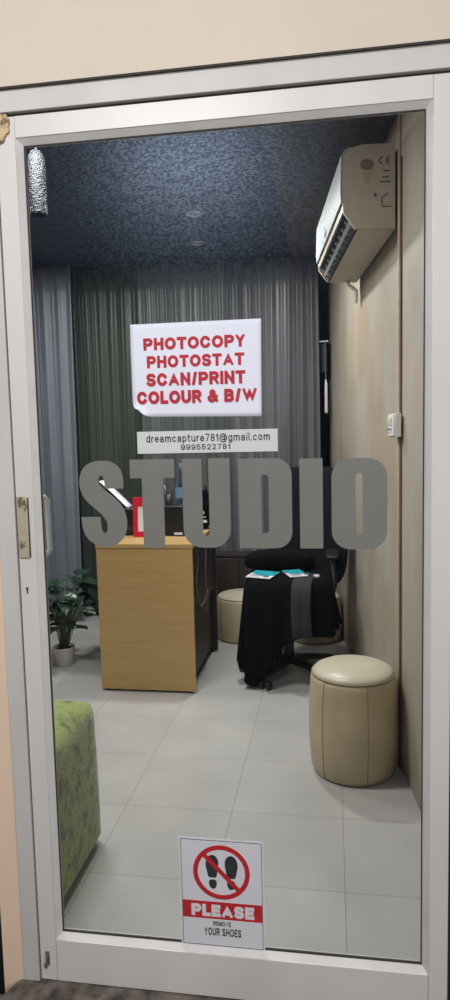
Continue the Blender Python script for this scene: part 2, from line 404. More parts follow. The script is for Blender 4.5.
def stroke(bm, P, closed, h, clampbox, fn, y0, y1):
    P = [Vector(p) for p in P]
    Q = [P[0]]
    for p in P[1:]:
        if (p - Q[-1]).length > 1e-4: Q.append(p)
    P = Q; n = len(P)
    if not closed and n > 1:
        P[0] = P[0] - (P[1] - P[0]).normalized() * h; P[-1] = P[-1] + (P[-1] - P[-2]).normalized() * h
    Lf, Rt = [], []
    for i in range(n):
        a = P[i - 1] if (closed or i) else None
        b = P[(i + 1) % n] if (closed or i < n - 1) else None
        d1 = (P[i] - a).normalized() if a is not None else (b - P[i]).normalized()
        d2 = (b - P[i]).normalized() if b is not None else d1
        n1 = Vector((-d1.y, d1.x)); n2 = Vector((-d2.y, d2.x)); mm = n1 + n2
        mm = mm.normalized() if mm.length > 1e-5 else n1
        k = h / max(0.30, mm.dot(n1))
        Lf.append(P[i] + mm * k); Rt.append(P[i] - mm * k)
    x0, x1, z0, z1 = clampbox
    cl = lambda p: (max(x0, min(x1, p.x)), max(z0, min(z1, p.y)))
    A = [[bm.verts.new(fn(*cl(p), y - q * 6e-6)) for q, p in enumerate(side)] for side in (Lf, Rt) for y in (y0, y1)]
    la, lb, ra, rb = A
    for i in range(n if closed else n - 1):
        j = (i + 1) % n
        bm.faces.new((la[i], la[j], ra[j], ra[i])); bm.faces.new((lb[j], lb[i], rb[i], rb[j]))
        bm.faces.new((la[j], la[i], lb[i], lb[j])); bm.faces.new((ra[i], ra[j], rb[j], rb[i]))
    if not closed:
        bm.faces.new((la[0], ra[0], rb[0], lb[0])); bm.faces.new((ra[-1], la[-1], lb[-1], rb[-1]))

def text_bm(s, x0, x1, z0, z1, y0, y1, bold=0.2, spacing=0.12):
    """one line of lettering whose capitals fill the upright rectangle x0..x1, z0..z1, solid from y0 to y1"""
    t = bold; pos = 0.0; items = []
    for ch_ in s:
        w, S_, lo, hi = glyph(ch_, t)
        sp_ = spacing
        items.append((pos, w, S_, lo, hi)); pos += w + sp_
    total = pos - spacing
    kx = (x1 - x0) / total; kz = (z1 - z0)
    bm = bmesh.new()
    for p, w, S_, lo, hi in items:
        for k, (P_, c_) in enumerate(S_):
            stroke(bm, P_, c_, t / 2, (0, w, lo, hi), lambda u, v, d, p=p, k=k: (x0 + (p + u) * kx, d - k * 0.00012, z0 + v * kz), y0, y1)
    return bm

XZ = lambda u, v, d: (u, d, v)

# ------------------------------------------------------------------ room shell
CZ = 2.484
WS = -0.118                       # the right wall leans inwards as it goes back
def wx(y): return 0.923 + WS * (y - 1.15)
WANG = math.atan(-WS)            # rotation of the wall about z (towards -x)
struct(link('floor', BX(-2.3, 1.35, 0.0, 3.75, -0.06, 0.0), M['tile']))
struct(link('ceiling', BX(-2.3, 0.408, 0.03, 3.75, CZ, CZ + 0.08), M['ceil_navy']))
struct(link('trim_1', BX(0.408, 1.3, 0.03, 3.75, CZ - 0.006, CZ + 0.08), M['ceil_char']))
bm = bmesh.new()
prism(bm, [(wx(0.03), 0.03), (wx(3.7), 3.7), (wx(3.7) + 0.1, 3.7), (wx(0.03) + 0.1, 0.03)], lambda u, v, d: (u, v, d), 0.0, CZ)
struct(link('wall_right', bm, M['wall']))
struct(link('wall_back', BX(-2.3, 1.2, 3.65, 3.75, 0, CZ), M['dark_wall']))
struct(link('wall_left', BX(-2.3, -2.2, 0.03, 3.65, 0, CZ), M['wall']))
# street side wall around the door
bm = bmesh.new()
box(bm, -2.3, 2.2, -0.030, 0.03, 2.0785, 3.2)
struct(link('wall_front', bm, M['facade']))
bm = bmesh.new()
prism(bm, [(-0.143, -0.040), (-0.0995, -0.024), (-0.0995, 0.03), (-0.143, 0.03)], lambda u, v, d: (u, v, d), -0.06, 2.078)
struct(link('wall_left_reveal', bm, M['peach']))
struct(link('wall_outer_left', BX(-2.3, -0.1435, -0.02, 0.03, -0.06, 2.078), M['black_stone']))
struct(link('wall_outer_right', BX(0.975, 2.2, -0.02, 0.03, -0.06, 2.078), M['facade']))
struct(link('floor_outside', BX(-2.3, 2.2, -3.4, -0.0001, -0.14, -0.06), M['exit_ground']))
bm = bmesh.new()
prism(bm, [(-0.105, -0.020), (-0.165, -0.16), (1.1, -0.16), (1.1, -0.030), (1.0, 0.03), (-0.1, 0.03)], lambda u, v, d: (u, v, d), -0.062, -0.008)
struct(link('trim_2', bm, M['sill']))          # worn concrete door sill

# fixed frame around the leaf
fr = struct(empty('trim_3'))
def framebar(name, x0, x1, z0, z1, y0, y1, m, parent, bev=0.0015):
    return link(name, BX(x0, x1, y0, y1, z0, z1), m, parent, bevel=bev)
framebar('head_bar', -0.099, 0.975, 2.0300, 2.0770, -0.026, 0.03, M['jamb'], fr)
framebar('jamb_bar', -0.099, -0.0572, -0.008, 2.0295, -0.026, 0.03, M['jamb'], fr)
framebar('jamb_bar', 0.930, 0.975, -0.008, 2.0295, -0.026, 0.03, M['jamb'], fr)
bm = bmesh.new()
box(bm, -0.0570, -0.0549, -0.012, 0.03, -0.007, 2.029); box(bm, 0.9115, 0.9298, -0.006, 0.03, -0.007, 2.029)
box(bm, -0.0545, 0.911, -0.014, 0.03, 2.0228, 2.0296)
link('gasket', bm, M['gap'], fr)
link('shadow_strip', BX(-0.099, 0.975, -0.0330, -0.0305, 2.0750, 2.0795), M['gap'], fr)  # dark strip set in as the shadow line above the head bar

# ------------------------------------------------------------------ the door leaf
Z0, Z1, W = 0.115, 1.965, 0.857
door = struct(empty('door_1'))
yF, yB = -0.022, 0.022
B_ = 0.012
def stile(xa, xb, inner):
    bm = bmesh.new(); box(bm, xa, xb, yF, yB, -0.004, 2.0222)
    return link('stile', bm, M['alu'], door, bevel=0.0015)
stile(-0.0545, -B_, 1); stile(W + B_, 0.911, -1)
link('top_rail', BX(-B_ + 0.0004, W + B_ - 0.0004, yF, yB, Z1 + B_, 2.0222), M['alu'], door, bevel=0.0008)
link('bottom_rail', BX(-B_ + 0.0004, W + B_ - 0.0004, yF, yB, -0.004, Z0 - B_), M['alu'], door, bevel=0.0008)
# mitred glazing beads: slope from the face of the frame down to the glass, both sides
def bead(p0, p1, q0, q1):
    """p = outer corners, q = glass-side corners (x, z)"""
    for s in (-1, 1):
        bm = bmesh.new()
        ya, yb = s * 0.020, s * 0.0065
        P = [(p0[0], ya, p0[1]), (p1[0], ya, p1[1]), (q1[0], yb, q1[1]), (q0[0], yb, q0[1])]
        Q = [(p0[0], s * 0.0032, p0[1]), (p1[0], s * 0.0032, p1[1]), (q1[0], s * 0.0032, q1[1]), (q0[0], s * 0.0032, q0[1])]
        a = [bm.verts.new(c) for c in P]; b = [bm.verts.new(c) for c in Q]
        bm.faces.new(a); bm.faces.new(b[::-1])
        for i in range(4): bm.faces.new((a[i], b[i], b[(i + 1) % 4], a[(i + 1) % 4]))
        link('glazing_bead', bm, M['bead'], door)
        # thin dark rubber line where the bead meets the glass
o = [(-B_, Z0 - B_), (W + B_, Z0 - B_), (W + B_, Z1 + B_), (-B_, Z1 + B_)]
i_ = [(0, Z0), (W, Z0), (W, Z1), (0, Z1)]
for k in range(4):
    bead(o[k], o[(k + 1) % 4], i_[k], i_[(k + 1) % 4])
bm = bmesh.new()
g = 0.0028
box(bm, -0.001, g, -0.0062, -0.0032, Z0, Z1); box(bm, W - g, W + 0.001, -0.0062, -0.0032, Z0, Z1)
box(bm, g, W - g, -0.0062, -0.0032, Z0 - 0.001, Z0 + g * 1.3); box(bm, g, W - g, -0.0062, -0.0032, Z1 - g, Z1 + 0.001)
link('rubber_seal', bm, M['gap'], door)
gp = link('glass_pane', BX(-0.008, W + 0.008, -0.003, 0.003, Z0 - 0.008, Z1 + 0.008), M['glass'], door)
# one glazing surface is enough for a thin pane: keep the front skin only
me = gp.data; bm = bmesh.new(); bm.from_mesh(me)
bmesh.ops.delete(bm, geom=[f for f in bm.faces if f.normal.y > -0.5], context='FACES'); bm.to_mesh(me); bm.free()
sol = None

# lock plate, keyhole and bolt on the left stile
lk = link('lock_plate', BX(-0.0515, -0.0262, yF - 0.005, yF + 0.0005, 1.050, 1.192), M['lock'], door, bevel=0.002)
lk['label'] = 'worn beige metal lock plate'
bm = bmesh.new()
for z in (1.172, 1.076):
    lathe(bm, [(0.0035, 0), (0.0035, 0.0015)], seg=14)
    for v in bm.verts:
        if not v.tag:
            x, y, zz = v.co; v.co = (-0.044 + x, yF - 0.005 - zz, z + y); v.tag = True
link('screw', bm, M['steel'], lk)
bm = bmesh.new(); box(bm, -0.0260, -0.0240, yF - 0.0025, yF, 1.052, 1.19)
link('plate_edge', bm, M['gap'], lk)
bm = bmesh.new()
pts = [(0.0032 * math.cos(t), 0.0032 * math.sin(t) + 0.004) for t in [(-50 + 280 * k / 12) * PI / 180 for k in range(13)]] + [(-0.0016, -0.008), (0.0016, -0.008)]
prism(bm, [(-0.038 + u, 0.974 + v) for u, v in pts], XZ, yF - 0.0006, yF + 0.001)
link('keyhole', bm, M['gap'], door)
bm = bmesh.new()
box(bm, -0.040, -0.030, yF - 0.003, yF, 0.036, 0.072); box(bm, -0.037, -0.033, yF - 0.008, yF - 0.003, 0.044, 0.064)
box(bm, -0.043, -0.036, yF - 0.006, yF - 0.001, 0.030, 0.042)
bl = link('bolt', bm, M['steel'], door, bevel=0.0008); bl['label'] = 'small worn steel bolt at foot of stile'
bm = bmesh.new()
pts = chaikin([(-0.070, 2.030), (-0.030, 2.028), (-0.020, 2.014), (-0.024, 2.000), (-0.022, 1.988), (-0.032, 1.984), (-0.036, 1.970), (-0.048, 1.966), (-0.070, 1.975)], 1)
prism(bm, pts, XZ, -0.0280, -0.0262)
tg = link('torn_tape', bm, M['tape']); tag(tg, 'torn scrap of brown tape stuck at upper left corner of the door frame', 'tape')
# inner pull handle seen through the glass
bm = bmesh.new()
tube(bm, [(-0.020, 0.022, 1.184), (-0.018, 0.050, 1.184), (-0.0130, 0.055, 1.178), (-0.0110, 0.055, 1.055), (-0.016, 0.050, 1.046), (-0.020, 0.022, 1.046)], 0.0065, 10)
hd = link('pull_handle', bm, M['white_plastic'], door, smooth=True); hd['label'] = 'slim white handle on the inner side'

# ------------------------------------------------------------------ papers on the glass
YG = -0.0036                    # face of the glass, where stickers sit
t = tag(empty('paper_notice', (0.2265, YG, 1.3635)), 'white paper notice with four red lines PHOTOCOPY to COLOUR & B/W, taped on the glass', 'sign')
bm = bmesh.new(); w, h = 0.288, 0.206
NX, NZ = 28, 20
vv = {}
for a in range(NX + 1):
    for b in range(NZ + 1):
        u, v = a / NX, b / NZ
        x = u * w; z = v * h
        if v < 0.5: z += 0.004 * (1 - v * 2) * (1 - u) - 0.002 * u * (1 - 2 * v)
        if u > 0.9: z += 0.0
        c = max(0, 1 - (u * 6.5 + v * 6.0))
        y = -0.0006 - 0.0018 * (1 - math.cos(v * 5)) * 0.5 - 0.022 * c * c
        x += 0.018 * c * c; z += 0.016 * c * c
        x += 0.0025 * v * (1 if u > 0.5 else 0)* (u-0.5)*2
        vv[a, b] = bm.verts.new((x, y, z))
for a in range(NX):
    for b in range(NZ):
        bm.faces.new((vv[a, b], vv[a + 1, b], vv[a + 1, b + 1], vv[a, b + 1]))
ps = link('sheet', bm, M['paper'], t, smooth=True)
sm = ps.modifiers.new('thick', 'SOLIDIFY'); sm.thickness = 0.0003
X = lambda px: (px - 27) / 343 * w
Z = lambda py: h - (py - 34) / 250 * h
for s, xa, xb, ya, yb in (('PHOTOCOPY', 62, 331, 72, 104), ('PHOTOSTAT', 70, 328, 119, 151), ('SCAN/PRINT', 67, 330, 165, 199), ('COLOUR & B/W', 40, 359, 212, 246)):
    bm = text_bm(s, X(xa), X(xb), Z(yb), Z(ya), -0.0032, -0.0026, bold=0.255, spacing=0.10)
    link('lettering', bm, M['red'], t)['label'] = 'bold red printed line ' + s
t = tag(empty('contact_strip', (0.2335, YG, 1.285)), 'narrow white strip with black email address and phone number on the glass', 'sign')
w2, h2 = 0.315, 0.049
bm = bmesh.new(); box(bm, 0, w2, -0.0007, 0, 0, h2); link('strip', bm, M['strip'], t)
X2 = lambda px: (px - 45) / 375 * w2
Z2 = lambda py: h2 - (py - 316) / 60 * h2
for s, xa, xb, ya, yb in (('dreamcapture781@gmail.com', 70, 400, 325, 346), ('9995522781', 164, 296, 353, 368)):
    link('lettering', text_bm(s, X2(xa), X2(xb), Z2(yb), Z2(ya), -0.0012, -0.0006, bold=0.15, spacing=0.19), M['ink'], t)['label'] = 'small black printed line'

t = tag(empty('shoe_sign', (0.3005, YG - 0.0035, 0.112)), 'white sign with crossed-out shoe prints and red PLEASE band at foot of glass', 'sign')
w3, h3 = 0.200, 0.272
link('sheet', BX(0, w3, -0.0008, 0, 0, h3), M['sign_white'], t)
bm = bmesh.new()
e = 0.004
ring_prism(bm, [(e, e), (w3 - e, e), (w3 - e, h3 - e), (e, h3 - e)], [(e + 0.0012, e + 0.0012), (w3 - e - 0.0012, e + 0.0012), (w3 - e - 0.0012, h3 - e - 0.0012), (e + 0.0012, h3 - e - 0.0012)], XZ, -0.0011, -0.0007)
link('border_line', bm, M['ink'], t)
link('band', BX(e + 0.0015, w3 - e - 0.0015, -0.0013, -0.0007, 0.072, 0.115), M['red2'], t)['label'] = 'red band'
link('lettering', text_bm('PLEASE', 0.026, 0.176, 0.078, 0.108, -0.0019, -0.0012, bold=0.29, spacing=0.07), M['sign_white'], t)['label'] = 'bold white lettering PLEASE'
link('lettering', text_bm('REMOVE', 0.078, 0.120, 0.055, 0.066, -0.0013, -0.0007, bold=0.19, spacing=0.16), M['ink'], t)
link('lettering', text_bm('YOUR SHOES', 0.056, 0.144, 0.030, 0.049, -0.0013, -0.0007, bold=0.19, spacing=0.16), M['ink'], t)
cx, cz, ro, ri = 0.100, 0.190, 0.067, 0.0565
bm = bmesh.new(); N = 64
ring_prism(bm, [(cx + ro * math.cos(2 * PI * k / N), cz + ro * math.sin(2 * PI * k / N)) for k in range(N)], [(cx + ri * math.cos(2 * PI * k / N), cz + ri * math.sin(2 * PI * k / N)) for k in range(N)], XZ, -0.0020, -0.0007)
a = math.radians(-46); ca, sa = math.cos(a), math.sin(a)
pts = [(cx + L * ca - q * sa, cz + L * sa + q * ca) for L, q in ((-0.060, -0.0052), (0.060, -0.0052), (0.060, 0.0052), (-0.060, 0.0052))]
prism(bm, pts, XZ, -0.0021, -0.0016)
link('prohibition_ring', bm, M['red2'], t)['label'] = 'red ring with diagonal bar'
for sgn, ox in ((1, 0.078), (-1, 0.124)):
    f = link
    sole = chaikin([(0.000, -0.012), (0.010, -0.012), (0.012, 0.000), (0.0155, 0.018), (0.015, 0.034), (0.006, 0.044), (-0.004, 0.044), (-0.012, 0.036), (-0.016, 0.020), (-0.012, 0.002), (-0.009, -0.012)], 2)
    heel = chaikin([(-0.008, -0.017), (0.010, -0.017), (0.011, -0.030), (0.006, -0.040), (-0.002, -0.040), (-0.008, -0.032)], 2)
    bm = bmesh.new()
    for P in (sole, heel):
        prism(bm, [(ox + sgn * u * 1.0, cz - 0.002 + v) for u, v in P], XZ, -0.0014, -0.0007)
    link('shoe_print', bm, M['ink'], t)

# ------------------------------------------------------------------ STUDIO letters
GL = 'grey vinyl letters of STUDIO on the glass'
def letter(name, x, z, polys, label):
    o = bmesh.new()
    for p in polys:
        if p[0] == 'ring': ring_prism(o, p[1], p[2], XZ, -0.0006, 0)
        else: prism(o, p[1], XZ, -0.0006, 0)
    ob = link('vinyl_letter', o, M['vinyl']); ob.location = (x, YG, z); tag(ob, label, 'letter', GL)
    return ob
S = [(383, 215), (383, 170), (372, 125), (335, 95), (280, 88), (225, 98), (190, 130), (176, 180), (182, 228), (205, 268), (240, 298), (268, 322), (290, 345), (303, 372), (303, 403), (289, 418), (275, 405), (271, 342), (181, 342), (184, 395), (205, 442), (245, 470), (290, 480), (345, 468), (383, 430), (396, 380), (392, 330), (370, 285), (335, 250), (300, 225), (275, 202), (268, 185), (269, 162), (281, 154), (293, 164), (297, 215)]
sp = chaikin([((x - 176) / 220 * 0.112, (480 - y) / 392 * 0.200) for x, y in S], 2, sharp=(0, 17, 18, 35))
letter('S', 0.092, 1.072, [('p', sp)], 'grey vinyl letter S, first of the word STUDIO on the glass')
letter('T', 0.2135, 1.072, [('p', [(0.027, 0), (0.077, 0), (0.077, 0.158), (0.103, 0.158), (0.103, 0.200), (0, 0.200), (0, 0.158), (0.027, 0.158)])], 'grey vinyl letter T after the S of STUDIO on the glass')
Uo = round_rect(0, 0.107, 0, 0.200, (0.042, 0.042, 0.0005, 0.0005), 8)
# U: outline walked with its slot open at the top
nU = 9
U = Uo[:2 * nU] + [(0.107, 0.2), (0.0595, 0.2)] + [(0.0595, 0.035), (0.0575, 0.029), (0.0525, 0.0265), (0.0465, 0.029), (0.0445, 0.035)] + [(0.0445, 0.2), (0, 0.2)]
letter('U', 0.334, 1.072, [('p', U)], 'grey vinyl letter U, third letter of STUDIO on the glass')
def slot_ring(w, h, rad, sx0, sx1, sz0, sz1, sr):
    return ('ring', round_rect(0, w, 0, h, rad, 6), round_rect(sx0, sx1, sz0, sz1, sr, 6))
letter('D', 0.4605, 1.071, [slot_ring(0.117, 0.199, (0.001, 0.036, 0.036, 0.001), 0.050, 0.0665, 0.034, 0.163, (0.001, 0.007, 0.007, 0.001))], 'grey vinyl letter D between U and I of STUDIO on the glass')
letter('I', 0.5945, 1.071, [('p', [(0, 0), (0.050, 0), (0.050, 0.197), (0, 0.197)])], 'grey vinyl letter I, narrow bar of STUDIO on the glass')
letter('O', 0.663, 1.069, [slot_ring(0.118, 0.198, 0.040, 0.051, 0.066, 0.032, 0.166, 0.0072)], 'grey vinyl letter O, last of the word STUDIO on the glass')

# ------------------------------------------------------------------ curtains
def curtain_mat(name, c, c2):
    m = mat(name, c, 0.36, col2=c2, scale=5, stretch=(1, 1, 0.15), spec=0.6, sheen=0.25)
    return m
cm1 = curtain_mat('curtain_blue_grey', srgb(120, 129, 138), srgb(100, 108, 116))
cm2 = curtain_mat('curtain_green_grey', srgb(62, 72, 60), srgb(46, 56, 46))
cm3 = curtain_mat('curtain_grey', srgb(98, 104, 104), srgb(76, 82, 82))
cm4 = curtain_mat('curtain_light_grey', srgb(104, 108, 112), srgb(82, 86, 90))
def curtain(x0, x1, y, m, per, amp, label, seed, z0=0.012, z1=CZ - 0.004):
    rnd = random.Random(seed); bm = bmesh.new()
    n = int((x1 - x0) / 0.006); K = 14
    ph = [rnd.uniform(0, 6.3) for _ in range(4)]
    rows = []
    for k in range(K + 1):
        v = k / K; z = z0 + (z1 - z0) * v; row = []
        for i in range(n + 1):
            x = x0 + (x1 - x0) * i / n
            u = (x - x0) / per
            q = u + 0.16 * math.sin(u * 1.7 + ph[0]) + 0.02 * math.sin(3 * v + ph[1])
            s = 2 * abs(math.sin(PI * q)) ** 0.55 - 1
            s2 = math.sin(2 * PI * u * 2.6 + ph[2]) * 0.16
            am = amp * (0.72 + 0.28 * (1 - v)) * (0.75 + 0.25 * math.sin(u * 0.9 + ph[3]))
            row.append(bm.verts.new((x + 0.008 * math.sin(2 * v + u), y + am * (s + s2), z)))
        rows.append(row)
    for a, b in zip(rows, rows[1:]):
        for i in range(n): bm.faces.new((a[i], a[i + 1], b[i + 1], b[i]))
    o = link('curtain', bm, m, smooth=True)
    so = o.modifiers.new('cloth', 'SOLIDIFY'); so.thickness = 0.002
    tag(o, label, 'curtain', 'floor-length pleated curtains along the back')
curtain(-2.18, -1.085, 3.08, cm1, 0.10, 0.042, 'blue-grey pleated curtain at far left behind the potted plant', 1)
curtain(-1.20, -0.666, 3.23, cm2, 0.088, 0.042, 'dark green-grey pleated curtain behind the letter S, left of desk', 2)
curtain(-0.662, -0.035, 3.205, cm3, 0.074, 0.040, 'grey pleated curtain behind the white paper notice and desk top', 3)
curtain(-0.050, 0.580, 3.235, cm4, 0.084, 0.042, 'light grey pleated curtain at the right, beside the dark corner', 4)
rl = link('curtain_rail', BX(-2.19, 0.58, 3.29, 3.31, CZ - 0.05, CZ - 0.001), M['black'])
tag(rl, 'dark curtain rail under the ceiling behind the curtain tops', 'curtain rail')

# ------------------------------------------------------------------ air conditioner (local: +x along wall towards the back, +y out of the wall)
# wall direction pointing to the back
ac = tag(empty('air_conditioner', (wx(1.19) - 0.014, 1.19, 2.062)), 'white split air conditioner high on the cream right wall near the ceiling', 'air conditioner')
ac.rotation_euler = (0, 0, math.atan2(1, WS))
L = 0.93
P = [(0.002, 0.0), (0.150, 0.004), (0.192, 0.062), (0.200, 0.135), (0.197, 0.262), (0.178, 0.290), (0.120, 0.302), (0.002, 0.304)]
notch = [(0.002, 0.0), (0.140, 0.003), (0.120, 0.030), (0.165, 0.085), (0.190, 0.075), (0.196, 0.135), (0.193, 0.260), (0.176, 0.286), (0.120, 0.298), (0.002, 0.300)]
AX = lambda u, v, d: (d, u, v)
bm = bmesh.new(); prism(bm, notch, AX, 0.0135, L - 0.0135); link('body', bm, M['ac_side'], ac)
for d0, d1 in ((0, 0.0130), (L - 0.0130, L)):
    bm = bmesh.new(); prism(bm, P, AX, d0, d1); ec = link('end_cap', bm, M['ac_side'], ac, bevel=0.002)
    if d0 == 0: cap0 = ec
bm = bmesh.new()
prism(bm, [(0.1965, 0.100), (0.2015, 0.100), (0.204, 0.135), (0.2005, 0.264), (0.181, 0.291), (0.178, 0.289), (0.1972, 0.262), (0.2, 0.14)], AX, -0.001, L + 0.001)
link('front_panel', bm, M['ac_front'], ac, bevel=0.001)['label'] = 'glossy bluish white front panel'
bm = bmesh.new()
prism(bm, [(0.142, 0.005), (0.1225, 0.031), (0.167, 0.0845), (0.188, 0.073), (0.186, 0.070), (0.165, 0.078), (0.129, 0.032), (0.146, 0.0065)], AX, 0.0138, L - 0.0138)
link('air_outlet', bm, M['ac_dark'], ac)
for (ua, va, ub, vb) in ((0.159, 0.030, 0.168, 0.042),):
    bm = bmesh.new()
    dx, dz = (ub - ua), (vb - va); q = math.hypot(dx, dz); nx, nz = -dz / q * 0.003, dx / q * 0.003
    prism(bm, [(ua, va), (ub, vb), (ub + nx, vb + nz), (ua + nx, va + nz)], AX, 0.016, L - 0.016)
    link('louver', bm, M['ac_louver'], ac)
for k in range(1, 9):
    bm = bmesh.new(); d = 0.02 + k * (L - 0.04) / 9
    prism(bm, [(0.146, 0.02), (0.175, 0.062), (0.168, 0.076), (0.133, 0.034)], AX, d - 0.0015, d + 0.0015)
    link('vane', bm, M['ac_louver'], ac)
bm = bmesh.new(); box(bm, L * 0.50, L * 0.50 + 0.07, 0.2015, 0.2050, 0.118, 0.137); box(bm, L * 0.56, L * 0.56 + 0.012, 0.2015, 0.2045, 0.150, 0.158)
link('display_window', bm, M['ac_dark'], ac)
# printed marks on the near end cap (plane d = 0, facing the door)
def EU(u, v, d): return (-d, u, v)
bm = bmesh.new(); N = 24
C0 = (0.106, 0.230)
ring_prism(bm, [(C0[0] + 0.024 * math.cos(2 * PI * k / N), C0[1] + 0.019 * math.sin(2 * PI * k / N)) for k in range(N)], [(C0[0] + 0.016 * math.cos(2 * PI * k / N), C0[1] + 0.012 * math.sin(2 * PI * k / N)) for k in range(N)], EU, 0.0, 0.0012)
for k in range(-3, 4):
    prism(bm, [(C0[0] + k * 0.005 - 0.0009, C0[1] - 0.012), (C0[0] + k * 0.005 + 0.0009, C0[1] - 0.012), (C0[0] + k * 0.003 + 0.0009, C0[1] + 0.011), (C0[0] + k * 0.003 - 0.0009, C0[1] + 0.011)], EU, 0.0, 0.0010)
link('rating_mark', bm, M['ink_brown'], cap0)['label'] = 'brown round rating sticker'
bm = bmesh.new()
for (a0, a1, b0, b1) in ((0.088, 0.122, 0.196, 0.204), (0.094, 0.118, 0.182, 0.190), (0.100, 0.112, 0.164, 0.176)):
    prism(bm, [(a0, b0), (a1, b0), (a1, b1), (a0, b1)], EU, 0, 0.0011)
link('rating_mark', bm, M['ink_yellow'], cap0)['label'] = 'yellow sticker under the round one'
def arc(bm, cx_, cz_, r0, r1, a0, a1, n=12):
    o_ = [(cx_ + r1 * math.cos(a0 + (a1 - a0) * k / n), cz_ + r1 * math.sin(a0 + (a1 - a0) * k / n)) for k in range(n + 1)]
    i2 = [(cx_ + r0 * math.cos(a0 + (a1 - a0) * k / n), cz_ + r0 * math.sin(a0 + (a1 - a0) * k / n)) for k in range(n + 1)]
    prism(bm, o_ + i2[::-1], EU, 0, 0.0011)
def mark(bm, label): link('printed_mark', bm, M['ink_grey'], cap0)['label'] = label
# seen from the door the +u axis points left, so both letters open towards -u
bm = bmesh.new(); arc(bm, 0.049, 0.243, 0.0095, 0.0140, math.radians(-92), math.radians(92)); mark(bm, 'grey letter C of the CE mark')
bm = bmesh.new(); arc(bm, 0.023, 0.243, 0.0095, 0.0140, math.radians(-92), math.radians(92))
prism(bm, [(0.022, 0.2410), (0.0345, 0.2410), (0.0345, 0.2450), (0.022, 0.2450)], EU, 0, 0.0012); mark(bm, 'grey letter E of the CE mark')
for (a0, a1, z) in ((0.022, 0.048, 0.204), (0.026, 0.050, 0.182), (0.020, 0.058, 0.166)):
    bm = bmesh.new(); prism(bm, [(a0, z), (a1, z), (a1, z + 0.0045), (a0, z + 0.0045)], EU, 0, 0.0011); mark(bm, 'short grey printed line')
N = 12
bm = bmesh.new(); prism(bm, [(0.076 + 0.006 * math.cos(2 * PI * k / N), 0.122 + 0.006 * math.sin(2 * PI * k / N)) for k in range(N)], EU, 0, 0.0011); mark(bm, 'small round grey spot')
bm = bmesh.new()
for a0, b0, a1, b1 in ((0.052, 0.080, 0.052, 0.112), (0.052, 0.112, 0.030, 0.126), (0.052, 0.080, 0.018, 0.080)):
    dx, dz = a1 - a0, b1 - b0; q = math.hypot(dx, dz); nx, nz = -dz / q * 0.0018, dx / q * 0.0018
    prism(bm, [(a0 - nx, b0 - nz), (a1 - nx, b1 - nz), (a1 + nx, b1 + nz), (a0 + nx, b0 + nz)], EU, 0, 0.0011)
mark(bm, 'grey line pictogram')
bm = bmesh.new()
tube(bm, [(L - 0.05, 0.05, 0.0), (L - 0.05, 0.05, -0.02), (L - 0.05, 0.03, -0.035), (L - 0.05, 0.012, -0.05), (L-0.05, 0.012, -0.11)], 0.009, 10)
link('drain_pipe', bm, M['white_plastic'], ac, smooth=True)

# ------------------------------------------------------------------ conduit, joint and switch on the right wall
def wall_frame(y, z):       # matrix: local x along the wall to the back, local y out of it
    return Matrix.Translation((wx(y), y, z)) @ Matrix.Rotation(math.atan2(1, WS), 4, 'Z')
o = link('cable_conduit', BX(-0.010, 0.012, 0.0, 0.009, 0, CZ - 0.01), M['conduit'], bevel=0.003)
o.matrix_world = wall_frame(1.175, 0.0); tag(o, 'narrow cream cable conduit running up the right wall', 'conduit')
o = link('joint_strip', BX(-0.030, -0.0105, 0.0, 0.007, 0, 2.3), M['rust'], bevel=0.002)
o.matrix_world = wall_frame(1.175, 0.0); tag(o, 'brown joint strip beside the cream cable conduit on the wall', 'strip')
sw = tag(empty('wall_switch'), 'small cream switch box mounted on the wall conduit', 'switch')
sw.matrix_world = wall_frame(1.17, 1.295)
link('back_box', BX(-0.055, 0.045, 0.0092, 0.034, 0, 0.088), M['switch'], sw, bevel=0.003)
link('face_plate', BX(-0.050, 0.040, 0.0345, 0.040, 0.004, 0.084), M['white_plastic'], sw, bevel=0.002)
for a in (-0.036, 0.006):
    link('rocker', BX(a, a + 0.022, 0.0405, 0.0445, 0.045, 0.072), M['switch'], sw, bevel=0.001)
bm = bmesh.new()
for a, z in ((-0.030, 0.026), (-0.012, 0.026), (0.012, 0.026), (0.026, 0.026), (-0.02, 0.014), (0.018, 0.014)): box(bm, a, a + 0.006, 0.0405, 0.0415, z, z + 0.008)
link('socket_slots', bm, M['switch_dark'], sw)

# white tube in the dark corner
t = tag(empty('corner_light', (0.628, 3.31, 1.42)), 'slim white tube hanging from a small white bracket in the dark back corner', 'light fitting')
bm = bmesh.new(); box(bm, -0.060, 0.016, -0.03, 0.055, 0.500, 0.509); link('bracket', bm, M['white_plastic'], t, bevel=0.001)
bm = bmesh.new(); box(bm, -0.05, 0.010, 0.0, 0.05, 0.30, 0.499); link('housing', bm, M['black'], t, bevel=0.003)
bm = bmesh.new(); tube(bm, [(-0.003, -0.018, 0.499), (-0.003, -0.018, 0.25)], 0.003, 8); link('cord', bm, M['cable'], t)
bm = bmesh.new(); tube(bm, [(-0.003, -0.018, 0.25), (0, -0.018, 0.22), (0.0, -0.018, 0.03), (0, -0.018, 0.02)], [0.004, 0.010, 0.012, 0.009], 12); link('tube', bm, M['white_plastic'], t, smooth=True)

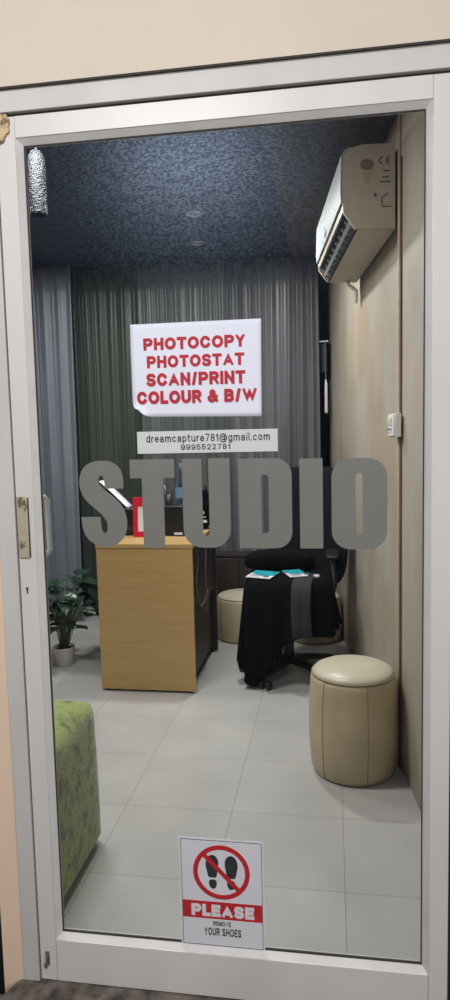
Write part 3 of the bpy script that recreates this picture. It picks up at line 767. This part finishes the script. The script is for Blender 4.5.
# ------------------------------------------------------------------ ottomans
def make_ottoman():
    t = empty('ottoman')
    R0, H = 0.166, 0.372
    prof = [(0.145, 0.0), (0.158, 0.006), (0.166, 0.03), (0.171, 0.09), (0.174, 0.17), (0.173, 0.25), (0.169, 0.31), (0.165, 0.35), (0.162, 0.366), (0.152, 0.3715)]
    bm = bmesh.new(); lathe(bm, prof, seg=72); link('body', bm, M['leather'], t, smooth=True)
    top = [(0.150, 0.372), (0.158, 0.373), (0.1585, 0.377), (0.150, 0.387), (0.13, 0.396), (0.09, 0.405), (0.04, 0.410), (0.012, 0.4105)]
    bm = bmesh.new(); lathe(bm, top, seg=72); link('cushion_top', bm, M['leather_top'], t, smooth=True)
    bm = bmesh.new(); tube(bm, [(0.1602 * math.cos(2 * PI * k / 72), 0.1602 * math.sin(2 * PI * k / 72), 0.373) for k in range(73)], 0.0026, 6)
    link('piping', bm, M['leather_seam'], t, smooth=True)
    for k in range(6):
        a = 2 * PI * k / 6 + 0.28
        bm = bmesh.new(); tube(bm, [((r + 0.0002) * math.cos(a), (r + 0.0002) * math.sin(a), z) for r, z in prof[1:-1]], 0.0016, 6)
        link('seam', bm, M['leather_seam'], t, smooth=True)
    return t
ot = make_ottoman(); ot.location = (0.7375, 1.135, 0); ot.scale = (0.99, 0.99, 1.05)
tag(ot, 'round beige leather ottoman in front, against the right wall', 'stool')
ot.rotation_euler = (0, 0, math.radians(31))
o2 = dup(ot, (0.085, 2.82, 0), 0.5, 'lower round beige leather ottoman far back between the desk and the black chair')
o3 = dup(ot, (0.545, 2.84, 0), 1.1, 'lower round beige leather ottoman half hidden behind the black office chair')
o2.scale = o3.scale = (1, 1, 0.74)
for o in (ot, o2, o3): o['group'] = 'round beige leather ottomans'

# ------------------------------------------------------------------ green pouf
bm = bmesh.new()
HX, HY, HZ = 0.236, 0.235, 0.234
n = 18
def sgnpow(v, p): return math.copysign(abs(v) ** p, v)
# rounded soft box from a subdivided cube
bmesh.ops.create_cube(bm, size=2)
bmesh.ops.subdivide_edges(bm, edges=bm.edges[:], cuts=15, use_grid_fill=True)
for v in bm.verts:
    p = v.co.copy()
    c = Vector((max(-HX + 0.03, min(HX - 0.03, p.x * HX)), max(-HY + 0.03, min(HY - 0.03, p.y * HY)), max(-HZ + 0.03, min(HZ - 0.03, p.z * HZ))))
    d = Vector((p.x * HX, p.y * HY, p.z * HZ)) - c
    q = c + (d.normalized() * 0.03 if d.length > 1e-6 else d)
    if d.length <= 1e-6: q = c
    bulge = 0.010 * (1 - p.z ** 2)
    q.x += math.copysign(bulge, p.x) * (1 - abs(p.y) ** 4) * (abs(p.x) > 0.9)
    q.y += math.copysign(bulge, p.y) * (1 - abs(p.x) ** 4) * (abs(p.y) > 0.9)
    q.z += 0.012 * (1 - p.x ** 2) * (1 - p.y ** 2) * (p.z > 0.9)
    q.x *= 1 + 0.02 * (-p.z)
    v.co = q
pf = empty('pouf', (-0.330, 0.322, 0)); tag(pf, 'square green crushed velvet pouf on the tiles at left, half behind the door stile', 'pouf')
o = link('upholstered_body', bm, M['velvet'], pf, smooth=True); o.location = (0, 0, HZ + 0.012)
for sx in (-1, 1):
    for sy in (-1, 1):
        bm = bmesh.new(); lathe(bm, [(0.018, 0), (0.02, 0.02)], (sx * 0.17, sy * 0.17, 0), 16); link('foot', bm, M['black'], pf)

# ------------------------------------------------------------------ reception desk
dk = tag(empty('desk', (-0.282, 1.83, 0)), 'oak laminate desk with plain end panel facing the glass door', 'desk')
DX = 0.250; DL = 0.70
link('end_panel', BX(-DX, DX, 0.0, 0.020, 0.012, 0.752), M['oak'], dk, bevel=0.001)
link('desk_top', BX(-DX - 0.004, DX + 0.004, -0.004, DL, 0.753, 0.775), M['oak'], dk, bevel=0.001)
link('side_panel', BX(-DX, -DX + 0.018, 0.021, DL - 0.02, 0.012, 0.752), M['oak'], dk)
link('end_panel', BX(-DX, DX, DL - 0.019, DL - 0.001, 0.012, 0.752), M['dark_brown'], dk)['label'] = 'dark brown rear end panel'
link('modesty_panel', BX(DX - 0.045, DX - 0.030, 0.021, DL - 0.02, 0.05, 0.752), M['dark_brown'], dk)['label'] = 'dark brown inner panel'
link('drawer', BX(DX - 0.0295, DX - 0.012, 0.03, DL - 0.03, 0.40, 0.74), M['dark_brown'], dk, bevel=0.002)
for sx in (-1, 1):
    for yy in (0.01, DL - 0.03):
        bm = bmesh.new(); lathe(bm, [(0.012, 0), (0.012, 0.012)], (sx * (DX - 0.03), yy + 0.01, 0), 14); link('foot', bm, M['black'], dk)
bm = bmesh.new()
tube(bm, [(DX - 0.008, 0.15 + 0.03 * math.sin(k * 0.9), 0.72 - k * 0.035) for k in range(9)] + [(DX - 0.004, 0.22, 0.40), (DX - 0.002, 0.34, 0.41), (DX - 0.004, 0.42, 0.44)], 0.003, 6)
c1 = link('hanging_cable', bm, M['cable'], smooth=True); c1.location = (-0.282, 1.83, 0); tag(c1, 'thin grey cable looping down the dark side of the oak desk', 'cable')
bm = bmesh.new()
tube(bm, [(DX + 0.004, 0.34 + 0.016 * math.sin(k * 1.3), 0.74 - k * 0.05) for k in range(8)] + [(DX + 0.002, 0.36, 0.32)], 0.0028, 6)
c2 = link('hanging_cable', bm, M['cable'], smooth=True); c2.location = (-0.282, 1.83, 0); tag(c2, 'longer grey cable hanging down farther along the dark side of the desk', 'cable')

# low dark cabinet behind the rear ottoman
lc = tag(empty('low_cabinet', (0.04, 3.105, 0)), 'low dark brown cabinet in front of the curtains behind the far ottoman', 'cabinet')
link('carcass', BX(-0.24, 0.24, -0.075, 0.03, 0.03, 0.49), M['dark_brown'], lc, bevel=0.002)
link('top', BX(-0.25, 0.25, -0.085, 0.035, 0.491, 0.51), M['dark_brown'], lc, bevel=0.002)
for a in (-0.236, 0.003): link('door', BX(a, a + 0.233, -0.0865, -0.0755, 0.04, 0.48), M['dark_brown'], lc, bevel=0.002)
link('plinth', BX(-0.23, 0.23, -0.06, 0.02, 0, 0.0295), M['black'], lc)

# ------------------------------------------------------------------ things on the desk (top at 0.775)
DT = 0.7755
pr = tag(empty('printer', (-0.445, 2.20, DT)), 'small black printer on the desk beneath a slanting white sheet', 'printer')
link('body', BX(-0.065, 0.062, -0.09, 0.09, 0, 0.150), M['black'], pr, bevel=0.010, seg=3)
bm = bmesh.new(); prism(bm, [(-0.010, 0.138), (-0.135, 0.262), (-0.141, 0.257), (-0.030, 0.138)], XZ, -0.055, 0.055); link('paper_tray', bm, M['black'], pr)
bm = bmesh.new(); box(bm, -0.04, 0.04, -0.0925, -0.0905, 0.03, 0.05); link('output_slot', bm, M['ac_dark'], pr)
# white sheet leaning on the printer
bm = bmesh.new()
q = [(-0.612, 2.145, 1.074), (-0.612, 2.245, 1.074), (-0.452, 2.245, 0.9225), (-0.452, 2.145, 0.9225)]
NN = 10; g_ = {}
for a in range(NN + 1):
    for b in range(3):
        u, v = a / NN, b / 2
        p = Vector(q[0]).lerp(Vector(q[3]), u).lerp(Vector(q[1]).lerp(Vector(q[2]), u), v)
        p.z += 0.003 * math.sin(u * PI); g_[a, b] = bm.verts.new(p)
for a in range(NN):
    for b in range(2): bm.faces.new((g_[a, b], g_[a + 1, b], g_[a + 1, b + 1], g_[a, b + 1]))
o = link('paper_sheet', bm, M['paper'], smooth=True); so = o.modifiers.new('t', 'SOLIDIFY'); so.thickness = 0.0012
tag(o, 'white paper sheet sticking up at a slant from the black printer', 'paper')

rf = tag(empty('picture_frame', (-0.337, 2.06, DT), 0.10), 'small red frame with white insert standing on the desk', 'frame'); rf.rotation_euler = (math.radians(-6), 0, 0.1)
bm = bmesh.new(); ring_prism(bm, [(-0.062, 0), (0.062, 0), (0.062, 0.215), (-0.062, 0.215)], [(-0.036, 0.030), (0.036, 0.030), (0.036, 0.165), (-0.036, 0.165)], XZ, -0.006, 0.006)
link('frame_border', bm, M['redframe'], rf, bevel=0.001)
link('insert', BX(-0.0365, 0.0365, -0.003, 0.003, 0.0295, 0.1655), M['insert'], rf)
bm = bmesh.new(); prism(bm, [(0.0065, 0.12), (0.0065, 0.11), (0.07, 0.006), (0.075, 0.008)], lambda u, v, d: (d, u, v), -0.02, 0.02); link('easel_back', bm, M['black'], rf)

pc = tag(empty('speaker_box', (-0.180, 2.14, DT), -0.1), 'squat black box between the red frame and clear bottle on the desk', 'box')
link('housing', BX(-0.058, 0.058, -0.05, 0.05, 0.004, 0.165), M['black'], pc, bevel=0.008, seg=3)
for sx in (-1, 1):
    for sy in (-1, 1): link('foot', BX(sx * 0.04 - 0.008, sx * 0.04 + 0.008, sy * 0.035 - 0.008, sy * 0.035 + 0.008, 0, 0.0038), M['gap'], pc)
link('white_tag', BX(0.005, 0.050, -0.056, -0.0505, 0.008, 0.020), M['insert'], pc)
ph = tag(empty('pen_holder', (-0.215, 2.13, DT + 0.166)), 'small black pen holder on top of the squat black box', 'pen holder')
bm = bmesh.new(); lathe(bm, [(0.021, 0), (0.023, 0.055), (0.020, 0.055), (0.019, 0.004)], seg=20, cap=False)
link('cup', bm, M['black'], ph, smooth=True)
for k, (a, tl, mm) in enumerate(((0.3, 0.115, 'black'), (2.4, 0.10, 'white_plastic'), (4.4, 0.12, 'black'))):
    bm = bmesh.new()
    tube(bm, [(0, 0, 0), (0.016 * math.cos(a), 0.016 * math.sin(a), 0.05), (0.034 * math.cos(a), 0.034 * math.sin(a), tl)], 0.0035, 8)
    pn = link('pen', bm, M[mm], smooth=True); pn.location = (-0.215, 2.13, DT + 0.171)
    tag(pn, ['black pen leaning right in the small pen holder', 'white pen leaning left in the small pen holder', 'black pen leaning towards the door in the pen holder'][k], 'pen')
bt = tag(empty('water_bottle', (-0.178, 2.30, DT)), 'clear bluish plastic water bottle on the desk behind the black box', 'bottle')
bm = bmesh.new(); lathe(bm, [(0.034, 0), (0.038, 0.01), (0.038, 0.10), (0.035, 0.13), (0.038, 0.16), (0.038, 0.26), (0.026, 0.32), (0.013, 0.345), (0.013, 0.362)], seg=28); link('body', bm, M['bottle'], bt, smooth=True)
bm = bmesh.new(); lathe(bm, [(0.0155, 0.362), (0.0155, 0.382)], seg=20); link('cap', bm, M['blue_cap'], bt)
bm = bmesh.new(); lathe(bm, [(0.0388, 0.19), (0.0388, 0.25)], seg=28, cap=False); link('label_wrap', bm, M['blue_cap'], bt, smooth=True)
cb = tag(empty('camera_bag', (-0.082, 2.38, DT), 0.05), 'black pouch with white lettering at right rear of the desk', 'bag')
bm = bmesh.new(); prism(bm, chaikin([(-0.055, 0), (0.055, 0), (0.055, 0.16), (0.035, 0.225), (-0.035, 0.225), (-0.055, 0.16)], 2), XZ, -0.045, 0.045); link('body', bm, M['black_fab'], cb, bevel=0.008)
bm = bmesh.new()
for k in range(4): box(bm, -0.02 + k * 0.011, -0.013 + k * 0.011, -0.0475, -0.0455, 0.085 + 0.006 * (k % 2), 0.105)
box(bm, -0.022, 0.028, -0.0475, -0.0455, 0.070, 0.075); box(bm, 0.012, 0.034, -0.0475, -0.0455, 0.04, 0.055)
link('white_print', bm, M['insert'], cb)['label'] = 'small white print'
bm = bmesh.new(); tube(bm, [(-0.03, 0, 0.215), (-0.02, 0, 0.25), (0.02, 0, 0.25), (0.03, 0, 0.215)], 0.005, 8); link('handle', bm, M['black'], cb, smooth=True)

# ------------------------------------------------------------------ potted plant
pl = tag(empty('potted_plant', (-0.885, 2.20, 0)), 'leafy green plant in a white pot on the floor left of the desk', 'plant')
bm = bmesh.new(); lathe(bm, [(0.046, 0), (0.05, 0.004), (0.062, 0.105), (0.064, 0.112), (0.058, 0.112), (0.055, 0.095)], seg=36, cap=False)
pot = link('pot', bm, M['pot'], pl, smooth=True)
bm = bmesh.new(); lathe(bm, [(0.002, 0), (0.046, 0)], seg=36); pot2 = link('pot_base', bm, M['pot'], pot)
bm = bmesh.new(); lathe(bm, [(0.0555, 0.085), (0.0555, 0.096), (0.02, 0.102), (0.004, 0.103)], seg=28); link('soil', bm, M['soil'], pl, smooth=True)
fol = bmesh.new(); fol2 = bmesh.new(); stm = bmesh.new()
rnd = random.Random(5)
def leaf(bm, base, direc, size, droop):
    d = Vector(direc).normalized(); side = d.cross(Vector((0, 0, 1)))
    side = side.normalized() if side.length > 0.05 else Vector((1, 0, 0))
    up = side.cross(d)
    nL = 7; rows = []
    for k in range(nL + 1):
        s = k / nL
        wdt = size * 0.42 * (math.sin(PI * min(1, s * 1.0) ** 0.62)) * (1 - 0.15 * s)
        c = Vector(base) + d * size * s - Vector((0, 0, 1)) * droop * size * s * s
        fold = 0.22 * wdt
        rows.append([bm.verts.new(c - side * wdt + up * fold), bm.verts.new(c - side * wdt * 0.5 + up * fold * 0.4), bm.verts.new(c), bm.verts.new(c + side * wdt * 0.5 + up * fold * 0.4), bm.verts.new(c + side * wdt + up * fold)])
    for a, b in zip(rows, rows[1:]):
        for i in range(4): bm.faces.new((a[i], a[i + 1], b[i + 1], b[i]))
for k in range(54):
    a = rnd.uniform(0, 2 * PI); hgt = rnd.uniform(0.20, 0.52); rr = rnd.uniform(0.03, 0.15) * (0.6 + hgt)
    b0 = Vector((0.02 * math.cos(a), 0.02 * math.sin(a), 0.10)); tip = Vector((rr * math.cos(a) + 0.02, rr * math.sin(a), hgt))
    midp = (b0 + tip) / 2 + Vector((-0.01 * math.cos(a), -0.01 * math.sin(a), 0.04))
    tube(stm, [b0, midp, tip], 0.0024, 5)
    leaf(fol if k % 7 else fol2, tip, (math.cos(a), math.sin(a), rnd.uniform(-0.35, 0.4)), rnd.uniform(0.085, 0.14), rnd.uniform(0.1, 0.5))
for (x_, y_, z_, dx) in ((0.14, -0.06, 0.345, 0.10), (0.06, -0.10, 0.44, 0.09), (0.03, -0.08, 0.40, 0.09)):
    tube(stm, [(0.01, -0.01, 0.10), (x_ * 0.6, y_ * 0.6, z_ * 0.8), (x_, y_, z_)], 0.0024, 5)
    leaf(fol2, (x_, y_, z_), (1, -0.3, 0.05), dx, 0.2)
link('foliage', fol, M['leaf'], pl, smooth=True)
link('foliage', fol2, M['leaf2'], pl, smooth=True)['label'] = 'paler variegated leaves'
link('stems', stm, M['stem'], pl, smooth=True)

# ------------------------------------------------------------------ office chair
CX, CY = 0.425, 2.16
ch = tag(empty('office_chair', (CX, CY, 0)), 'black swivel office chair on castors, seat hidden by hanging black cloth', 'chair')
bm = bmesh.new(); lathe(bm, [(0.022, 0.085), (0.026, 0.09), (0.026, 0.24), (0.016, 0.245), (0.016, 0.40)], seg=20); link('gas_post', bm, M['black'], ch, smooth=False)
for k in range(5):
    a = math.radians(-115 + 72 * k); R1 = 0.262
    bm = bmesh.new()
    d = Vector((math.cos(a), math.sin(a), 0)); s = Vector((-math.sin(a), math.cos(a), 0))
    A = []
    for rr, ww, zt, zb in ((0.0, 0.030, 0.112, 0.075), (0.13, 0.024, 0.100, 0.072), (R1, 0.017, 0.078, 0.060)):
        A.append([bm.verts.new(d * rr + s * ww + Vector((0, 0, zb))), bm.verts.new(d * rr - s * ww + Vector((0, 0, zb))), bm.verts.new(d * rr - s * ww * 0.7 + Vector((0, 0, zt))), bm.verts.new(d * rr + s * ww * 0.7 + Vector((0, 0, zt)))])
    for p_, q_ in zip(A, A[1:]):
        for i in range(4): bm.faces.new((p_[i], p_[(i + 1) % 4], q_[(i + 1) % 4], q_[i]))
    bm.faces.new(A[0]); bm.faces.new(A[-1][::-1])
    lg = link('leg', bm, M['black'], ch, bevel=0.003)
    cs = bmesh.new()
    c = d * (R1 - 0.004)
    for off in (-0.019, 0.019):
        rows = []
        w0 = 0.011
        for sd, rad in ((-w0, 0.018), (-w0 * 0.6, 0.0245), (w0 * 0.6, 0.0245), (w0, 0.018)):
            rows.append([cs.verts.new(c + s * (off + sd) + d * rad * math.cos(2 * PI * j / 20) + Vector((0, 0, 0.0252 + rad * math.sin(2 * PI * j / 20)))) for j in range(20)])
        for p_, q_ in zip(rows, rows[1:]):
            for j in range(20): cs.faces.new((p_[j], p_[(j + 1) % 20], q_[(j + 1) % 20], q_[j]))
        cs.faces.new(rows[0][::-1]); cs.faces.new(rows[-1])
    tube(cs, [c + Vector((0, 0, 0.03)), c + Vector((0, 0, 0.064))], 0.008, 10)
    tube(cs, [c + s * -0.02 + Vector((0, 0, 0.0252)), c + s * 0.02 + Vector((0, 0, 0.0252))], 0.006, 8)
    link('castor', cs, M['black'], lg, smooth=False)
def pad(cx_, cy_, cz_, sx, sy, sz, rot=None, name='pad', m=None, parent=None, exp=0.32, bend=0.0):
    bm = bmesh.new(); nu, nv = 40, 20; rows = []
    for j in range(nv + 1):
        ph_ = -PI / 2 + PI * j / nv; row = []
        for i in range(nu):
            th = 2 * PI * i / nu
            x = sgnpow(math.cos(ph_), 0.5) * sgnpow(math.cos(th), exp) * sx
            y = sgnpow(math.cos(ph_), 0.5) * sgnpow(math.sin(th), exp) * sy
            z = sgnpow(math.sin(ph_), 0.6) * sz
            z += bend * (x / sx) ** 2
            v = Vector((x, y, z))
            if rot: v = rot @ v
            row.append(bm.verts.new(v + Vector((cx_, cy_, cz_))))
        rows.append(row)
    for a, b in zip(rows, rows[1:]):
        for i in range(nu): bm.faces.new((a[i], a[(i + 1) % nu], b[(i + 1) % nu], b[i]))
    bmesh.ops.remove_doubles(bm, verts=bm.verts[:], dist=1e-5)
    return link(name, bm, m, parent, smooth=True)
pad(0.0, 0.0, 0.505, 0.20, 0.20, 0.042, None, 'seat', M['black_seat'], ch)
bm = bmesh.new(); box(bm, -0.09, 0.09, -0.09, 0.09, 0.40, 0.465); link('seat_mount', bm, M['black'], ch, bevel=0.004)
BA = math.radians(-20)      # backrest turned towards the left front
rt = Matrix.Rotation(BA, 3, 'Z') @ Matrix.Rotation(math.radians(84), 3, 'X')
bx_, by_ = 0.115, 0.225
pad(bx_, by_, 0.79, 0.235, 0.335, 0.032, rt, 'backrest', M['black_seat'], ch, exp=0.45, bend=0.035)
bm = bmesh.new(); tube(bm, [(0.02, 0.04, 0.415), (0.10, 0.20, 0.415), (0.145, 0.265, 0.45), (0.150, 0.270, 0.62)], 0.016, 10); link('back_support', bm, M['black'], ch, smooth=True)
for sx, sy in ((0.235, -0.04),):
    bm = bmesh.new()
    tube(bm, [(0.13, sy + 0.05, 0.425), (sx, sy + 0.03, 0.43), (sx + 0.012, sy + 0.03, 0.50), (sx, sy + 0.05, 0.655)], 0.013, 10)
    am = link('armrest', bm, M['black'], ch, smooth=True)
    pad(sx, sy + 0.05, 0.668, 0.035, 0.12, 0.014, None, 'arm_pad', M['black'], am)

# black cloth hanging over the seat, hem lowest at the left front
bm = bmesh.new()
NR, NA = 16, 120
ring = []
def cloth_r(a):      # rounded square seat outline
    c, s = abs(math.cos(a)), abs(math.sin(a))
    return 0.213 / ((c ** 5 + s ** 5) ** 0.2)
def hem(a):          # a in radians, front-left about -135 deg
    d = math.degrees(a) % 360
    def bell(c, w):
        q = (d - c + 180) % 360 - 180
        return math.exp(-(q / w) ** 2)
    return 0.285 - 0.14 * bell(205, 34) - 0.21 * bell(240, 22) - 0.03 * bell(180, 30)
zt = 0.5565
center = bm.verts.new((0, 0, zt + 0.004))
for k in range(1, NR + 1):
    row = []
    for i in range(NA):
        a = 2 * PI * i / NA; R_ = cloth_r(a); hm = hem(a)
        if k <= 5:
            s = k / 5; r = R_ * s; z = zt + 0.004 * (1 - s ** 2)
            if k == 5: z -= 0.006
            if k == 4: r = R_ * 0.94
        else:
            s = (k - 5) / (NR - 5)
            fold = 0.020 * s * math.sin(a * 13 + 1.5 * math.sin(a * 3)) + 0.008 * s * math.sin(a * 29)
            r = R_ + 0.012 + fold + 0.035 * s
            z = (zt - 0.012) * (1 - s) + hm * s
        row.append(bm.verts.new((r * math.cos(a), r * math.sin(a), z)))
    ring.append(row)
for i in range(NA): bm.faces.new((center, ring[0][i], ring[0][(i + 1) % NA]))
for a_, b_ in zip(ring, ring[1:]):
    for i in range(NA): bm.faces.new((a_[i], b_[i], b_[(i + 1) % NA], a_[(i + 1) % NA]))
cl = link('black_cloth', bm, M['black_fab'], smooth=True); cl.location = (CX, CY, 0)
so = cl.modifiers.new('t', 'SOLIDIFY'); so.thickness = 0.003; so.offset = 1
tag(cl, 'long black cloth draped over the office chair seat, hanging nearly to floor at left', 'cloth')
# taupe strip of cloth over the seat front
bm = bmesh.new()
path = [(0.10, -0.02, 0.568), (0.095, -0.10, 0.568), (0.085, -0.20, 0.566), (0.082, -0.240, 0.555), (0.080, -0.262, 0.52), (0.078, -0.275, 0.42), (0.082, -0.285, 0.35), (0.085, -0.292, 0.29)]
rows = []
for k, (x, y, z) in enumerate(path):
    rows.append([bm.verts.new((x - 0.05 + 0.10 * j / 8, y + 0.003 * math.sin(j * 1.3 + k * 0.4) * (k > 3), z + 0.0015 * math.sin(j) * (k <= 3))) for j in range(9)])
for a, b in zip(rows, rows[1:]):
    for j in range(8): bm.faces.new((a[j], a[j + 1], b[j + 1], b[j]))
o = link('taupe_cloth', bm, M['grey_cloth'], smooth=True); o.location = (CX, CY, 0); so = o.modifiers.new('t', 'SOLIDIFY'); so.thickness = 0.003
tag(o, 'narrow dark taupe cloth strip hanging over the front of the black-draped chair', 'cloth')
# soft black bundle behind the booklets
bd = pad(0, 0, 0.052, 0.19, 0.085, 0.050, None, 'black_bundle', M['black_fab'], None, exp=0.7, bend=-0.01)
bd.location = (CX - 0.06, CY + 0.115, 0.566); tag(bd, 'soft black bundle on the chair seat behind the two booklets', 'bundle')

def booklet(cx_, cy_, rz, label, w=0.135, h=0.20):
    t = tag(empty('booklet', (cx_, cy_, 0.5695), rz), label, 'booklet', 'teal and white booklets on the chair')
    t.rotation_euler = (math.radians(3), 0, rz)
    link('pages', BX(0.001, w - 0.001, 0.001, h - 0.001, 0.0006, 0.0034), M['paper'], t)
    bm = bmesh.new(); box(bm, 0, w, 0, h, 0.0035, 0.0043); link('cover', bm, M['insert'], t)
    bm = bmesh.new(); prism(bm, [(0.0, h * 0.62), (w * 0.45, h * 0.30), (w, h * 0.42), (w, h), (0, h)], lambda u, v, d: (u, v, d), 0.0044, 0.0049); link('cover_art', bm, M['teal'], t)['label'] = 'teal area of the cover'
    bm = bmesh.new()
    for k in range(5): box(bm, 0.015, 0.015 + 0.05 + 0.012 * (k % 3), 0.018 + k * 0.012, 0.022 + k * 0.012, 0.0044, 0.0048)
    box(bm, 0.09, 0.12, 0.02, 0.06, 0.0044, 0.0048)
    link('cover_print', bm, M['ink_grey'], t)
    return t
booklet(CX - 0.215, CY - 0.150, math.radians(-18), 'teal and white booklet lying at the left on the black-draped seat', 0.14, 0.14)
booklet(CX + 0.020, CY - 0.150, math.radians(22), 'teal and white booklet lying right of the other on the black-draped seat', 0.10, 0.14)
o = pad(0, 0, 0.008, 0.016, 0.010, 0.008, None, 'white_earpiece', M['white_plastic'], None, exp=1.0); o.location = (CX + 0.155, CY - 0.10, 0.5615)
tag(o, 'tiny white object on the black cloth right of the booklets', 'small object')
o.name = 'small_white_object'

# ------------------------------------------------------------------ ceiling lamp and reflection discs
def glint_disc(x, y, label, r=0.045):  # metal disc with pale face, modelled in place of a small reflection
    t = tag(empty('glint_disc', (x, y, CZ)), label, 'reflection stand-in', 'small metal discs standing for reflections')
    bm = bmesh.new(); lathe(bm, [(r, 0.0), (r, -0.006), (r * 0.75, -0.009), (r * 0.7, -0.003)], seg=32, cap=False); link('ring', bm, M['chrome'], t, smooth=True)
    bm = bmesh.new(); lathe(bm, [(r * 0.71, -0.001), (r * 0.71, -0.003)], seg=32); link('lens', bm, M['ac_louver'], t)
glint_disc(-0.050, 2.20, 'round metal disc standing for a reflection, in the navy ceiling above the desk')
glint_disc(-0.140, 2.76, 'round metal disc standing for a reflection, in the navy ceiling nearer the curtains')
pn = tag(empty('pendant_lamp', (-0.400, 1.0, 0)), 'silver cylindrical ceiling lamp near the upper left corner of the glass', 'lamp')
bm = bmesh.new(); lathe(bm, [(0.002, 2.375), (0.020, 2.370), (0.030, 2.35), (0.032, 2.325), (0.032, 2.15), (0.029, 2.145)], seg=32, cap=False); link('shade', bm, M['pendant'], pn, smooth=True)
bm = bmesh.new(); tube(bm, [(0, 0, 2.37), (0, 0, CZ - 0.012)], 0.004, 8); link('stem', bm, M['black'], pn)
bm = bmesh.new(); lathe(bm, [(0.030, CZ - 0.014), (0.030, CZ)], seg=24); link('ceiling_rose', bm, M['black'], pn)

# ------------------------------------------------------------------ lights
def area(name, loc, rot, size, energy, col, sy=None):
    l = bpy.data.lights.new(name, 'AREA'); l.energy = energy; l.color = col; l.size = size
    if sy: l.shape = 'RECTANGLE'; l.size_y = sy
    o = bpy.data.objects.new(name, l); COL.objects.link(o); o.location = loc; o.rotation_euler = rot
    return o
area('ceiling_key_and_fill', (0.10, 2.12, CZ - 0.02), (0, 0, 0), 0.14, 24, (1.0, 0.98, 0.94))
area('ceiling_key_and_fill', (-1.05, 1.9, CZ - 0.02), (0, 0, 0), 0.6, 16, (0.98, 0.98, 1.0), 0.3)  # added fill, no fitting: brightens the left curtain
area('ceiling_key_and_fill', (-0.3, 0.8, CZ - 0.02), (0, 0, 0), 0.6, 31, (1.0, 0.98, 0.96), 0.25)  # added soft fill, no fitting: lifts the front of the room
area('entrance_lamp', (0.0, -1.85, 2.62), (math.radians(30), 0, 0), 0.6, 38, (0.99, 0.98, 1.0), 0.2)

area('frame_fill', (2.4, -2.7, 1.9), (math.radians(82), 0, math.radians(38)), 1.0, 30, (1.0, 0.98, 0.96), 0.8)  # added fill outside the view, lifts the lower door frame

w = bpy.data.worlds.new('world'); bpy.context.scene.world = w; w.use_nodes = True
w.node_tree.nodes['Background'].inputs[0].default_value = (0.95, 0.97, 1, 1)
w.node_tree.nodes['Background'].inputs[1].default_value = 0.24

# ------------------------------------------------------------------ camera
cam = bpy.data.cameras.new('camera'); co = bpy.data.objects.new('camera', cam); COL.objects.link(co)
yaw, pitch, roll = 0.15596295, -0.09856114, -0.02356603
cy, sy, cp, sp, cr, sr = math.cos(yaw), math.sin(yaw), math.cos(pitch), math.sin(pitch), math.cos(roll), math.sin(roll)
f = Vector((-sy * cp, cy * cp, sp)); r0 = Vector((cy, sy, 0)); u0 = r0.cross(f)
r = r0 * cr + u0 * sr; u = -r0 * sr + u0 * cr
mw = Matrix(((r.x, u.x, -f.x, 0.66530345), (r.y, u.y, -f.y, -1.50371581), (r.z, u.z, -f.z, 1.32920964), (0, 0, 0, 1)))
co.matrix_world = mw
cam.sensor_fit = 'VERTICAL'; cam.sensor_height = 24; cam.sensor_width = 24; cam.lens = 687.718 / 1000 * 24
cam.clip_start = 0.02
sc = bpy.context.scene; sc.camera = co
sc.view_settings.view_transform = 'Standard'; sc.view_settings.look = 'None'
sc.view_settings.gamma = 1; sc.view_settings.use_curve_mapping = False
sc.view_settings.exposure = 0.0
